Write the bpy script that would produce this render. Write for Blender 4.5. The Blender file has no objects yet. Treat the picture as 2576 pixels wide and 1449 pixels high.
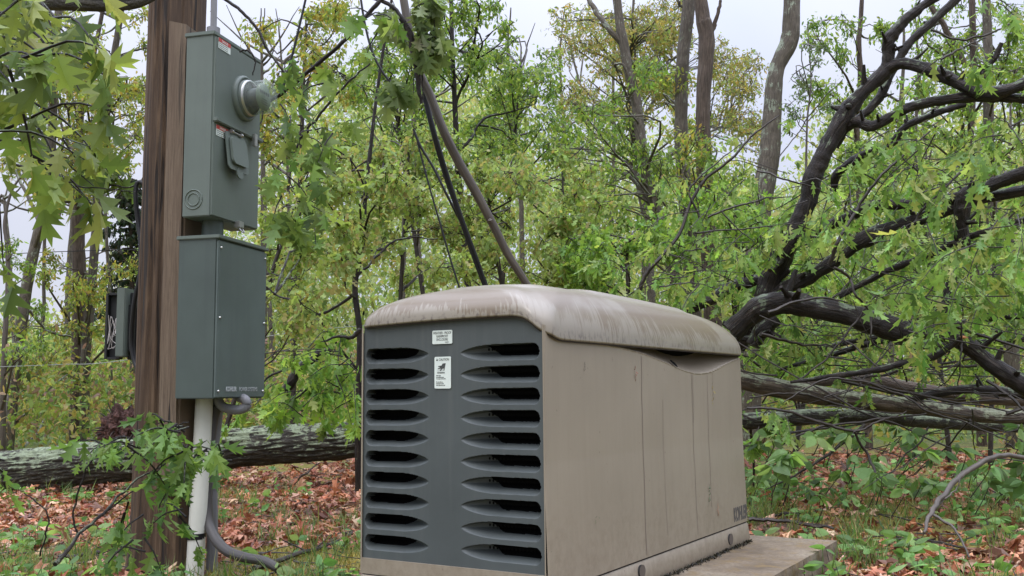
import bpy, math, random
import numpy as np
from mathutils import Vector, Matrix, noise as mn

R = math.radians
rng = np.random.default_rng(7)
random.seed(7)
scene = bpy.context.scene

# ------------------------------------------------------------------ camera, world, sun, exposure
CAMZ = 0.74
F, PITCH, ROLL = 2495.9, 5.99, -0.476          # focal length in units of a 2576-wide picture
cam_d = bpy.data.cameras.new('camera'); cam = bpy.data.objects.new('camera', cam_d)
scene.collection.objects.link(cam); scene.camera = cam
cam_d.sensor_width = 36; cam_d.lens = 36 * F / 2576; cam_d.clip_end = 2000; cam_d.clip_start = 0.05
_p, _r = R(PITCH), R(ROLL)
FW = Vector((0, math.cos(_p), math.sin(_p))); _up = Vector((0, -math.sin(_p), math.cos(_p))); _rt = Vector((1, 0, 0))
RT = math.cos(_r) * _rt + math.sin(_r) * _up
UP = -math.sin(_r) * _rt + math.cos(_r) * _up
CAM = Vector((0, 0, CAMZ))
cam.matrix_world = Matrix(((RT.x, UP.x, -FW.x, CAM.x), (RT.y, UP.y, -FW.y, CAM.y), (RT.z, UP.z, -FW.z, CAM.z), (0, 0, 0, 1)))

def ray(px, py):
    return FW + RT * ((px - 1288) / F) - UP * ((py - 724.5) / F)
def V(px, py, y):            # point seen at (px,py) that stands y metres in front
    d = ray(px, py); return CAM + d * (y / d.y)
def G(px, py, z=0.0):        # point on the level z seen at (px,py)
    d = ray(px, py); return CAM + d * ((z - CAMZ) / d.z)

world = bpy.data.worlds.new('World'); scene.world = world; world.use_nodes = True
nt = world.node_tree; N = nt.nodes; N.clear(); L = nt.links
out = N.new('ShaderNodeOutputWorld'); bg = N.new('ShaderNodeBackground'); L.new(bg.outputs[0], out.inputs[0])
sky = N.new('ShaderNodeTexSky'); sky.sky_type = 'NISHITA'; sky.sun_disc = False
SUN_EL, SUN_AZ = R(58), R(200)
sky.sun_elevation = SUN_EL; sky.sun_rotation = SUN_AZ; sky.dust_density = 4; sky.air_density = 1.0
tc = N.new('ShaderNodeTexCoord'); sep = N.new('ShaderNodeSeparateXYZ'); L.new(tc.outputs['Generated'], sep.inputs[0])
pw = N.new('ShaderNodeMath'); pw.operation = 'POWER'; pw.use_clamp = True; L.new(sep.outputs[2], pw.inputs[0]); pw.inputs[1].default_value = 2.6
mr = N.new('ShaderNodeMapRange'); mr.inputs[1].default_value = 0.0; mr.inputs[2].default_value = 1.0
mr.inputs[3].default_value = 7.9; mr.inputs[4].default_value = 52.0; L.new(pw.outputs[0], mr.inputs[0])   # overcast: zenith far brighter than horizon
nz = N.new('ShaderNodeTexNoise'); nz.inputs['Scale'].default_value = 3.0; nz.inputs['Detail'].default_value = 5
L.new(tc.outputs['Generated'], nz.inputs[0])
cr = N.new('ShaderNodeValToRGB'); cr.color_ramp.elements[0].position = .35; cr.color_ramp.elements[0].color = (.76, .82, 1.03, 1)
cr.color_ramp.elements[1].position = .65; cr.color_ramp.elements[1].color = (.88, .91, 1.06, 1); L.new(nz.outputs[0], cr.inputs[0])
mul = N.new('ShaderNodeVectorMath'); mul.operation = 'SCALE'; L.new(cr.outputs[0], mul.inputs[0]); L.new(mr.outputs[0], mul.inputs['Scale'])
mx = N.new('ShaderNodeMix'); mx.data_type = 'RGBA'; mx.inputs[0].default_value = .88
L.new(sky.outputs[0], mx.inputs[6]); L.new(mul.outputs[0], mx.inputs[7]); L.new(mx.outputs[2], bg.inputs[0])
bg.inputs[1].default_value = 0.10

sd = bpy.data.lights.new('sun', 'SUN'); sun = bpy.data.objects.new('sun', sd); scene.collection.objects.link(sun)
sd.energy = 1.0; sd.angle = R(25); sd.color = (1, .97, .92)
sdir = Vector((math.sin(SUN_AZ) * math.cos(SUN_EL), math.cos(SUN_AZ) * math.cos(SUN_EL), math.sin(SUN_EL)))
sun.rotation_euler = sdir.to_track_quat('Z', 'Y').to_euler()

vs = scene.view_settings; vs.view_transform = 'Standard'; vs.look = 'None'; vs.exposure = 0.15; vs.gamma = 1

# ------------------------------------------------------------------ helpers
def link(o, parent=None):
    scene.collection.objects.link(o)
    if parent is not None:
        o.parent = parent
        o.matrix_parent_inverse = Matrix.Translation(parent.location).inverted()
    return o
def tag(o, label=None, cat=None, group=None, kind=None):
    if label: o['label'] = label
    if cat: o['category'] = cat
    if group: o['group'] = group
    if kind: o['kind'] = kind
    return o
def empty(name, loc, label, cat, group=None):
    o = bpy.data.objects.new(name, None); o.location = loc; o.empty_display_size = .1
    link(o); return tag(o, label, cat, group)

class MB:
    """collects polygons; build() links them as ONE mesh object"""
    def __init__(s):
        s.v = []; s.fl = []; s.ft = []; s.uv = []; s.col = []; s.n = 0; s.mi = []; s.sm = []
    def add(s, verts, loops, tots, uv=None, col=None, mi=0, smooth=True):
        verts = np.asarray(verts, np.float32).reshape(-1, 3); loops = np.asarray(loops, np.int32).ravel(); tots = np.asarray(tots, np.int32).ravel()
        s.v.append(verts); s.fl.append(loops + s.n); s.ft.append(tots)
        s.uv.append(np.zeros((len(verts), 2), np.float32) if uv is None else np.asarray(uv, np.float32))
        if col is None: col = (1, 1, 1)
        c = np.asarray(col, np.float32)
        if c.ndim == 1: c = np.tile(c, (len(verts), 1))
        s.col.append(c); s.mi.append(np.full(len(tots), mi, np.int32)); s.sm.append(np.full(len(tots), smooth, bool)); s.n += len(verts)
        return s
    def build(s, name, mats, parent=None, color=False):
        me = bpy.data.meshes.new(name)
        v = np.concatenate(s.v); fl = np.concatenate(s.fl); ft = np.concatenate(s.ft)
        me.vertices.add(len(v)); me.vertices.foreach_set('co', v.ravel())
        me.loops.add(len(fl)); me.loops.foreach_set('vertex_index', fl)
        me.polygons.add(len(ft)); st = np.concatenate([[0], np.cumsum(ft)[:-1]]).astype(np.int32)
        me.polygons.foreach_set('loop_start', st)
        me.polygons.foreach_set('material_index', np.concatenate(s.mi)); me.polygons.foreach_set('use_smooth', np.concatenate(s.sm))
        uv = np.concatenate(s.uv)
        if uv.any():
            l = me.uv_layers.new(name='UVMap'); l.data.foreach_set('uv', uv[fl].ravel())
        if color:
            a = me.color_attributes.new('col', 'FLOAT_COLOR', 'POINT')
            c = np.concatenate(s.col); a.data.foreach_set('color', np.hstack([c, np.ones((len(c), 1), np.float32)]).ravel())
        me.update(calc_edges=True); me.validate()
        for m in (mats if isinstance(mats, (list, tuple)) else [mats]): me.materials.append(m)
        o = bpy.data.objects.new(name, me); link(o, parent); return o

def box(mb, c, ax, ay, az, bev=0.0, mi=0):
    """box with one corner-centre c and full half-vectors ax, ay, az; bevelled edges"""
    c, ax, ay, az = Vector(c), Vector(ax), Vector(ay), Vector(az)
    import bmesh
    bm = bmesh.new(); bmesh.ops.create_cube(bm, size=2)
    M = Matrix(((ax.x, ay.x, az.x, c.x), (ax.y, ay.y, az.y, c.y), (ax.z, ay.z, az.z, c.z), (0, 0, 0, 1)))
    bmesh.ops.transform(bm, matrix=M, verts=bm.verts)
    if bev: bmesh.ops.bevel(bm, geom=bm.edges[:], offset=bev, segments=2, affect='EDGES', clamp_overlap=True)
    bmesh.ops.recalc_face_normals(bm, faces=bm.faces)
    bm.verts.index_update()
    vv = [v.co[:] for v in bm.verts]; lo = []; to = []
    for f in bm.faces:
        lo += [v.index for v in f.verts]; to.append(len(f.verts))
    mb.add(vv, lo, to, mi=mi, smooth=False); bm.free(); return mb

def catmull(P, n):
    P = np.asarray(P, float); m = len(P)
    if m < 3:
        t = np.linspace(0, 1, n)[:, None]; return P[0] * (1 - t) + P[-1] * t
    Q = np.vstack([2 * P[0] - P[1], P, 2 * P[-1] - P[-2]])
    t = np.linspace(0, m - 1 - 1e-6, n); i = t.astype(int); u = (t - i)[:, None]
    a, b, c, d = Q[i], Q[i + 1], Q[i + 2], Q[i + 3]
    return .5 * (2 * b + (c - a) * u + (2 * a - 5 * b + 4 * c - d) * u ** 2 + (3 * b - a - 3 * c + d) * u ** 3)

def tube(mb, P, Rr, sides=8, n=None, wob=0.0, cap=True, mi=0, rough=0.0, seed=0):
    """smooth tapering tube through the points P with radii Rr"""
    P = np.asarray([tuple(p) for p in P], float); Rr = np.asarray(Rr, float)
    if n is None: n = max(2, (len(P) - 1) * 5 + 1)
    C = catmull(P, n); rr = np.interp(np.linspace(0, 1, n), np.linspace(0, 1, len(Rr)), Rr)
    if wob:
        k = rng.normal(size=C.shape) * wob; k[0] = 0; k = (k + np.roll(k, 1, 0) + np.roll(k, -1, 0)) / 3; C = C + k
    T = np.gradient(C, axis=0); T /= np.linalg.norm(T, axis=1)[:, None] + 1e-9
    ref = np.array([0, 0, 1.0]) if abs(T[:, 2]).mean() < .8 else np.array([0, 1.0, 0])
    A = np.cross(T, ref); A /= np.linalg.norm(A, axis=1)[:, None] + 1e-9; B = np.cross(T, A)
    th = np.arange(sides) * 2 * math.pi / sides
    ring = A[:, None, :] * np.cos(th)[None, :, None] + B[:, None, :] * np.sin(th)[None, :, None]
    rad = rr[:, None] * np.ones((1, sides))
    if rough:
        for i in range(n):
            for j in range(sides):
                p = C[i] + ring[i, j] * rr[i]
                rad[i, j] *= 1 + rough * (mn.noise(Vector(p * (.35 / max(rr.mean(), .01)) + seed)) + .55 * mn.noise(Vector(p * (1.3 / max(rr.mean(), .01)) + seed)))
    Vt = C[:, None, :] + ring * rad[:, :, None]
    seg = np.concatenate([[0], np.cumsum(np.linalg.norm(np.diff(C, axis=0), axis=1))])
    # duplicate the seam column so the UVs do not wrap
    Vt = np.concatenate([Vt, Vt[:, :1]], 1); s1 = sides + 1
    uv = np.stack(np.broadcast_arrays((np.arange(s1) / sides * 2 * math.pi * max(rr.mean(), 1e-4))[None, :], seg[:, None]), -1).reshape(-1, 2) + (seed * 3.17 % 11)
    i, j = np.meshgrid(np.arange(n - 1), np.arange(sides), indexing='ij')
    a = i * s1 + j; q = np.stack([a, a + s1, a + s1 + 1, a + 1], -1).reshape(-1)
    mb.add(Vt.reshape(-1, 3), q, np.full((n - 1) * sides, 4), uv=uv, mi=mi)
    if cap:
        for e in (0, n - 1):
            c0 = Vt[e, :sides]; idx = np.arange(sides) if e else np.arange(sides)[::-1]
            mb.add(c0, idx, [sides], uv=np.tile(uv[e * s1], (sides, 1)), mi=mi)
    return C

# leaf templates: verts (length 1 along +y), faces
def _tpl(pts, faces): return (np.array(pts, np.float32), faces)
_h = [(.03, .12), (.27, .20), (.08, .33), (.42, .56), (.11, .60), (.29, .82), (.08, .82)]
OAK = _tpl([(0, 0), (0, .33), (0, .6), (0, .82), (0, 1)] + _h + [(-x, y) for x, y in _h],
           [(0, 5, 6, 7, 1), (1, 7, 8, 9, 2), (2, 9, 10, 11, 3), (3, 11, 4), (1, 14, 13, 12, 0), (2, 16, 15, 14, 1), (3, 18, 17, 16, 2), (4, 18, 3)])
_h = [(.03, .10), (.20, .07), (.17, .16), (.42, .18), (.36, .28), (.55, .42), (.40, .45), (.42, .55), (.20, .50), (.30, .66), (.22, .72), (.27, .84), (.10, .80)]
MAPLE = _tpl([(0, 0), (0, .2), (0, .5), (0, .8), (0, 1)] + _h + [(-x, y) for x, y in _h],
           [(0, 5, 6, 7, 1), (1, 7, 8, 9, 10, 11, 12, 13, 2), (2, 13, 14, 15, 16, 17, 3), (3, 17, 4)] +
           [(1, 20, 19, 18, 0), (2, 26, 25, 24, 23, 22, 21, 20, 1), (3, 30, 29, 28, 27, 26, 2), (4, 30, 3)])
SIMPLE = _tpl([(0, 0), (.22, .3), (.2, .65), (0, 1), (-.2, .65), (-.22, .3), (0, .45)],
           [(0, 1, 6), (1, 2, 3, 6), (6, 3, 4, 5), (5, 0, 6)])
LOBED3 = _tpl([(0, 0), (.32, .25), (.12, .42), (.34, .68), (0, 1), (-.34, .68), (-.12, .42), (-.32, .25)],
           [(0, 1, 2, 6, 7), (2, 3, 4, 5, 6)])
OVATE = _tpl([(0, 0), (.16, .12), (.28, .35), (.25, .6), (.12, .85), (0, 1), (-.12, .85), (-.25, .6), (-.28, .35), (-.16, .12), (0, .35), (0, .7)],
           [(0, 1, 2, 10), (2, 3, 11, 10), (3, 4, 5, 11), (11, 5, 6, 7), (10, 11, 7, 8), (10, 8, 9, 0)])

def leaves(mb, tpl, pos, dirs, size, cols, droop=.35, fold=.25, nrm=None, curl=0.0, width=(.6, 1.15)):
    """place one leaf template at every pos, its midrib along dirs"""
    pos = np.asarray(pos, np.float32); n = len(pos)
    if n == 0: return
    dirs = np.asarray(dirs, np.float32); dirs = dirs / (np.linalg.norm(dirs, axis=1)[:, None] + 1e-9)
    if nrm is None: nrm = rng.normal(size=(n, 3)) + np.array([0, -.3, 1.0])
    side = np.cross(dirs, nrm); side /= np.linalg.norm(side, axis=1)[:, None] + 1e-9
    up = np.cross(side, dirs)
    t, faces = tpl; m = len(t)
    size = np.broadcast_to(np.asarray(size, np.float32), (n,))
    x = t[None, :, 0]; y = t[None, :, 1]
    dr = droop * rng.uniform(.2, 1.6, (n, 1)); fo = fold * rng.uniform(-.4, 1.6, (n, 1))
    wx = rng.uniform(*width, (n, 1))
    z = -dr * y * y - fo * np.abs(x) * wx + curl * rng.normal(size=(n, m)) * .08
    P = pos[:, None, :] + size[:, None, None] * ((x * wx)[..., None] * side[:, None, :] + y[..., None] * dirs[:, None, :] + z[..., None] * up[:, None, :])
    fl = np.concatenate([np.array(f) for f in faces]); ft = np.array([len(f) for f in faces])
    loops = (fl[None, :] + (np.arange(n) * m)[:, None]).ravel(); tots = np.tile(ft, n)
    cols = np.asarray(cols, np.float32)
    mb.add(P.reshape(-1, 3), loops, tots, col=np.repeat(cols, m, axis=0), smooth=False)

def palette(n, cols, weights=None, jit=.18):
    cols = np.asarray(cols, float); k = rng.choice(len(cols), n, p=None if weights is None else np.asarray(weights) / sum(weights))
    c = cols[k] * (1 + rng.normal(size=(n, 1)) * jit) * (1 + rng.normal(size=(n, 3)) * .05)
    return np.clip(c, .004, .9)

GREEN = [(0.255, 0.387, 0.075), (0.19, 0.314, 0.066), (0.338, 0.438, 0.099), (0.141, 0.248, 0.066)]
FRESH = [(0.255, 0.42, 0.075), (0.195, 0.345, 0.068), (0.33, 0.465, 0.112), (0.15, 0.27, 0.06)]
OLIVE = [(.33, .42, .13), (.28, .39, .115), (.36, .33, .13), (.21, .30, .08), (.36, .48, .15)]
TAN = [(.40, .34, .12), (.34, .33, .11), (.44, .35, .13), (.27, .35, .10), (.30, .38, .12)]
YGREEN = [(0.382, 0.426, 0.096), (0.279, 0.367, 0.081), (0.206, 0.294, 0.074), (0.441, 0.353, 0.088)]
DARKG = [(0.066, 0.132, 0.042), (0.096, 0.18, 0.048), (0.132, 0.228, 0.054)]

# ------------------------------------------------------------------ materials
def mat(name):
    m = bpy.data.materials.new(name); m.use_nodes = True; nt = m.node_tree; nt.nodes.clear()
    o = nt.nodes.new('ShaderNodeOutputMaterial'); b = nt.nodes.new('ShaderNodeBsdfPrincipled'); nt.links.new(b.outputs[0], o.inputs[0])
    return m, nt, b, o
def nd(nt, t, **k):
    n = nt.nodes.new(t)
    for a, v in k.items():
        if a.startswith('i_'): n.inputs[a[2:].replace('_', ' ')].default_value = v
        else: setattr(n, a, v)
    return n
def ramp(nt, src, stops, out=0):
    r = nt.nodes.new('ShaderNodeValToRGB'); e = r.color_ramp.elements
    while len(e) < len(stops): e.new(.5)
    for k, (p, c) in enumerate(stops):
        e[k].position = p; e[k].color = (c, c, c, 1) if not isinstance(c, (tuple, list)) else (*c, 1)
    nt.links.new(src, r.inputs[0]); return r.outputs[0]
def mapping(nt, kind='Object', scale=(1, 1, 1)):
    t = nt.nodes.new('ShaderNodeTexCoord'); m = nt.nodes.new('ShaderNodeMapping'); m.inputs['Scale'].default_value = scale
    nt.links.new(t.outputs[kind], m.inputs[0]); return m.outputs[0]
def noise(nt, vec, scale, detail=4, rough=.55, dist=0.0):
    n = nt.nodes.new('ShaderNodeTexNoise'); n.inputs['Scale'].default_value = scale; n.inputs['Detail'].default_value = detail
    n.inputs['Roughness'].default_value = rough; n.inputs['Distortion'].default_value = dist; nt.links.new(vec, n.inputs[0]); return n.outputs[0]
def mixc(nt, f, a, b, blend='MIX'):
    m = nt.nodes.new('ShaderNodeMix'); m.data_type = 'RGBA'; m.blend_type = blend
    for i, s in ((0, f), (6, a), (7, b)):
        if isinstance(s, (int, float)): m.inputs[i].default_value = s
        elif isinstance(s, tuple): m.inputs[i].default_value = (*s, 1)
        else: nt.links.new(s, m.inputs[i])
    return m.outputs[2]
def math_(nt, op, a, b=0.0):
    m = nt.nodes.new('ShaderNodeMath'); m.operation = op
    for i, s in ((0, a), (1, b)):
        if isinstance(s, (int, float)): m.inputs[i].default_value = s
        else: nt.links.new(s, m.inputs[i])
    return m.outputs[0]
def bump(nt, b, h, strength=.5, dist=.01):
    n = nt.nodes.new('ShaderNodeBump'); n.inputs['Strength'].default_value = strength; n.inputs['Distance'].default_value = dist
    nt.links.new(h, n.inputs['Height']); nt.links.new(n.outputs[0], b.inputs['Normal'])

def leaf_mat(name, trans=.4, rough=.5, tint=(1.15, 1.1, .6)):
    m, nt, b, o = mat(name)
    a = nt.nodes.new('ShaderNodeAttribute'); a.attribute_name = 'col'
    v = noise(nt, mapping(nt), 60, 3)
    c = mixc(nt, .5, a.outputs[0], ramp(nt, v, [(.3, .7), (.7, 1.0)]), 'MULTIPLY')
    nt.links.new(c, b.inputs['Base Color']); b.inputs['Roughness'].default_value = rough
    b.inputs['Specular IOR Level'].default_value = .35
    t = nt.nodes.new('ShaderNodeBsdfTranslucent'); nt.links.new(mixc(nt, 1.0, a.outputs[0], tint, 'MULTIPLY'), t.inputs[0])
    x = nt.nodes.new('ShaderNodeMixShader'); x.inputs[0].default_value = trans
    nt.links.new(b.outputs[0], x.inputs[1]); nt.links.new(t.outputs[0], x.inputs[2]); nt.links.new(x.outputs[0], o.inputs[0])
    return m
LEAF = leaf_mat('green_leaf', .5); DRY = leaf_mat('dry_leaf', .12, .4, (1.2, .9, .6)); 

def bark_mat(name, dark, mid, light, lichen=None, lich_amt=0.0, rough=.75, fur=(55, 9), bdist=.03, spec=.4, lscale=9):
    m, nt, b, o = mat(name)
    uv = mapping(nt, 'UV', (1, 1, 1)); st = mapping(nt, 'UV', (fur[0], fur[1], 1)); ob = mapping(nt)
    n1 = noise(nt, st, 1.0, 6, .65, .6); n2 = noise(nt, uv, 3.5, 4); n3 = noise(nt, uv, 90, 4, .7)
    c = ramp(nt, n1, [(.32, dark), (.52, mid), (.72, light)])
    c = mixc(nt, ramp(nt, n2, [(.35, 0), (.7, .55)]), c, dark)
    h = math_(nt, 'ADD', n1, math_(nt, 'MULTIPLY', n3, .35))
    if lichen:
        geo = nt.nodes.new('ShaderNodeNewGeometry'); sp = nt.nodes.new('ShaderNodeSeparateXYZ'); nt.links.new(geo.outputs['Normal'], sp.inputs[0])
        ln = noise(nt, ob, lscale, 8, .68, .4)
        l2 = math_(nt, 'ADD', ln, math_(nt, 'MULTIPLY', sp.outputs[2], .16))
        l2 = math_(nt, 'ADD', l2, math_(nt, 'MULTIPLY', math_(nt, 'SUBTRACT', n1, .5), .55))
        f = ramp(nt, l2, [(.62 - lich_amt, 0), (.68 - lich_amt, .9)])
        lc = mixc(nt, ramp(nt, noise(nt, ob, 40, 4), [(.4, 0), (.65, 1)]), lichen, tuple(x * .55 for x in lichen))
        c = mixc(nt, f, c, lc)
    nt.links.new(c, b.inputs['Base Color'])
    nt.links.new(ramp(nt, n2, [(.3, rough - .2), (.7, rough)]), b.inputs['Roughness']); b.inputs['Specular IOR Level'].default_value = spec
    bump(nt, b, h, .9, bdist)
    return m
BARK_GREY = bark_mat('grey_bark', (.045, .037, .028), (.12, .098, .072), (.20, .172, .128), (.24, .28, .19), .0)
BARK_LICHEN = bark_mat('lichen_spotted_bark', (.06, .05, .037), (.13, .108, .08), (.21, .18, .135), (.33, .38, .28), .04, lscale=7)
BARK_BROWN = bark_mat('brown_furrowed_bark', (.035, .024, .017), (.12, .085, .06), (.205, .155, .115), (.22, .24, .17), -.06, fur=(60, 5), bdist=.04)
BARK_WET = bark_mat('wet_dark_bark', (.006, .0045, .004), (.022, .015, .011), (.07, .051, .037), (.18, .22, .14), -.02, rough=.62, fur=(60, 8), bdist=.02, spec=.3)
BARK_LOG = bark_mat('crusted_log_bark', (.018, .016, .012), (.06, .053, .038), (.13, .118, .086), (.28, .33, .205), .075, fur=(34, 13), bdist=.03, lscale=9)
BARK_LOG2 = bark_mat('pale_log_bark', (.03, .022, .017), (.14, .105, .075), (.24, .19, .14), (.40, .43, .29), .05, fur=(30, 7), bdist=.03, lscale=10)
BARK_TWIG = bark_mat('twig_bark', (.016, .012, .010), (.038, .029, .022), (.085, .066, .048), rough=.7, fur=(60, 20), bdist=.001)
BARK_PALE = bark_mat('pale_bare_wood', (.05, .041, .033), (.10, .083, .068), (.165, .142, .118), rough=.6, fur=(90, 4), bdist=.001)

# wood of the pole and board
def wood_mat(name, cols, fx=60, fz=1.6, dist=.004):
    m, nt, b, o = mat(name)
    s = mapping(nt, 'UV', (fx * 1.6, fz * 2.2, 1)); n1 = noise(nt, s, 1, 9, .78, .35); n2 = noise(nt, mapping(nt, 'UV', (7, .7, 1)), 1, 4, .6); n3 = noise(nt, mapping(nt, 'UV', (26, 1.1, 1)), 1, 3, .6, .5)
    c = ramp(nt, n1, [(.3, cols[0]), (.5, cols[1]), (.68, cols[2])])
    c = mixc(nt, ramp(nt, n2, [(.38, 0), (.66, .8)]), c, cols[3], 'MIX')
    c = mixc(nt, ramp(nt, n3, [(.56, 0), (.62, .92)]), c, (.012, .008, .006))
    nt.links.new(c, b.inputs['Base Color']); b.inputs['Roughness'].default_value = .78
    bump(nt, b, math_(nt, 'SUBTRACT', n1, ramp(nt, n3, [(.58, 0), (.66, 1.5)])), .8, dist); return m
POLE = wood_mat('weathered_pole_wood', [(.018, .010, .005), (.088, .050, .024), (.20, .130, .074), (.030, .016, .008)])
BOARD = wood_mat('grey_brown_board_wood', [(.055, .037, .024), (.155, .112, .072), (.24, .18, .125), (.10, .065, .042)], 75, 2.2, .002)

def paint(name, col, rough=.5, var=.12, spec=.4, metal=0.0, stain=None, bscale=300, bs=.05):
    m, nt, b, o = mat(name); ob = mapping(nt)
    n = noise(nt, ob, 4, 5, .6); n2 = noise(nt, mapping(nt, 'Object', (30, 30, 1.5)), 1, 4, .6)
    c = mixc(nt, ramp(nt, n, [(.3, 0), (.7, 1)]), tuple(x * (1 - var) for x in col), tuple(min(1, x * (1 + var)) for x in col))
    if stain: c = mixc(nt, ramp(nt, n2, [(.5, 0), (.75, stain[1])]), c, stain[0])
    nt.links.new(c, b.inputs['Base Color']); b.inputs['Roughness'].default_value = rough
    b.inputs['Specular IOR Level'].default_value = spec; b.inputs['Metallic'].default_value = metal
    bump(nt, b, noise(nt, ob, bscale, 2), bs, .002); return m
GREY_BOX = paint('grey_enamel', (.122, .148, .126), .45, .1, stain=((.10, .115, .105), .35))
DARK_BOX = paint('dark_grey_green_enamel', (.068, .088, .078), .42, .12, stain=((.055, .067, .064), .5))
LOUV = paint('dark_grey_plastic', (.068, .079, .078), .55, .12, stain=((.10, .108, .102), .5), bs=.1)
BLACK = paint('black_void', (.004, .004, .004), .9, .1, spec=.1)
CABLE = paint('black_cable', (.012, .012, .014), .5, .1)
PVC = paint('white_pvc', (.60, .60, .53), .4, .1, stain=((.36, .35, .25), .6))
PIPE = paint('grey_conduit', (.20, .20, .21), .35, .15, stain=((.11, .105, .10), .6))
METAL = paint('zinc_metal', (.42, .42, .40), .35, .15, metal=.8)
STICKER = paint('white_sticker', (.66, .72, .66), .45, .05)
INK = paint('black_ink', (.06, .065, .06), .6); INKG = paint('dark_grey_ink', (.085, .078, .07), .6); INKW = paint('pale_grey_ink', (.45, .48, .47), .6); RED = paint('red_ink', (.45, .05, .04), .5)
WOODRAW = paint('split_orange_wood', (.55, .23, .09), .7, .25)
DARKIN = paint('grimy_box_inside', (.022, .023, .023), .6, .3, stain=((.015, .015, .015), .8))

def gen_mat(name, roof=False):
    m, nt, b, o = mat(name); ob = mapping(nt)
    base = mixc(nt, ramp(nt, noise(nt, ob, 2.2, 4), [(.3, 0), (.7, 1)]), (.245, .207, .152), (.292, .248, .185))
    fine = noise(nt, mapping(nt, 'Object', (45, 45, 2.0)), 1, 5, .65)
    base = mixc(nt, ramp(nt, fine, [(.45, 0), (.75, .22)]), base, (.195, .158, .115))
    if roof:
        base = mixc(nt, .5, base, (.225, .205, .165))
        at = nt.nodes.new('ShaderNodeAttribute'); at.attribute_name = 'col'       # r: how high on the shoulder the grime sits
        uv = mapping(nt, 'UV', (1, 1, 1))
        dr = noise(nt, mapping(nt, 'UV', (85, 1.2, 1)), 1, 4, .6, .15)           # drip streaks running down
        big = noise(nt, mapping(nt, 'UV', (4.2, .9, 1)), 1, 3, .5)
        sp = nt.nodes.new('ShaderNodeSeparateXYZ'); nt.links.new(uv, sp.inputs[0])
        # streak reach: down the shoulder by an amount that varies from streak to streak
        reach = math_(nt, 'ADD', math_(nt, 'MULTIPLY', math_(nt, 'SUBTRACT', dr, .5), 1.9), math_(nt, 'MULTIPLY', big, 1.6))
        d = math_(nt, 'SUBTRACT', reach, sp.outputs[1])
        f1 = ramp(nt, d, [(.06, 0), (.12, .9)])
        top = ramp(nt, sp.outputs[1], [(.12, 0), (.22, 1)])
        patch = ramp(nt, big, [(.36, .15), (.47, 1)])
        f = math_(nt, 'MULTIPLY', math_(nt, 'MULTIPLY', f1, top), patch)
        base = mixc(nt, math_(nt, 'MULTIPLY', f, .85), base, (.145, .105, .062))
        edge = math_(nt, 'MULTIPLY', ramp(nt, sp.outputs[1], [(.82, 0), (.97, .9)]), ramp(nt, noise(nt, mapping(nt, 'UV', (60, 6, 1)), 1, 4), [(.5, 0), (.62, 1)]))
        base = mixc(nt, edge, base, (.12, .095, .075))
    else:
        sp = nt.nodes.new('ShaderNodeSeparateXYZ'); nt.links.new(ob, sp.inputs[0])
        spots = ramp(nt, noise(nt, ob, 55, 2, .5), [(.73, 0), (.76, .6)])
        base = mixc(nt, spots, base, (.15, .11, .08))
        dirt = math_(nt, 'MULTIPLY', ramp(nt, math_(nt, 'ADD', math_(nt, 'MULTIPLY', sp.outputs[2], 1.0), math_(nt, 'MULTIPLY', noise(nt, ob, 9, 5, .7), .35)), [(.12, .0), (.32, .55), (.62, .0)]), ramp(nt, noise(nt, ob, 35, 5, .7), [(.4, 0), (.65, 1)]))
        base = mixc(nt, dirt, base, (.16, .12, .08))
    nt.links.new(base, b.inputs['Base Color']); b.inputs['Roughness'].default_value = .30 if roof else .42
    b.inputs['Specular IOR Level'].default_value = .5
    if roof: b.inputs['Coat Weight'].default_value = .12; b.inputs['Coat Roughness'].default_value = .2
    bump(nt, b, noise(nt, ob, 220, 3), .04, .002)
    return m
GEN = gen_mat('beige_plastic'); ROOF = gen_mat('beige_roof_plastic', True)
SEAM_SHADE = paint('dark_seam_and_shade', (.035, .026, .02), .8)  # base seam, and the painted shade under the roof edge
DRIP = paint('drip_line', (.20, .155, .125), .6, .1)

def concrete():
    m, nt, b, o = mat('concrete'); ob = mapping(nt)
    n1 = noise(nt, ob, 4, 6, .65); n2 = noise(nt, ob, 70, 4, .7); n3 = noise(nt, ob, 14, 5, .7)
    c = ramp(nt, n1, [(.3, (.10, .073, .045)), (.5, (.20, .155, .105)), (.72, (.29, .245, .18))])
    c = mixc(nt, ramp(nt, n2, [(.35, .6), (.6, 0)]), c, (.10, .078, .055))
    c = mixc(nt, ramp(nt, n3, [(.52, 0), (.66, .75)]), c, (.19, .13, .055))
    nt.links.new(c, b.inputs['Base Color']); b.inputs['Roughness'].default_value = .85
    bump(nt, b, math_(nt, 'ADD', n2, n3), .5, .006); return m
CONC = concrete()

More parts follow.
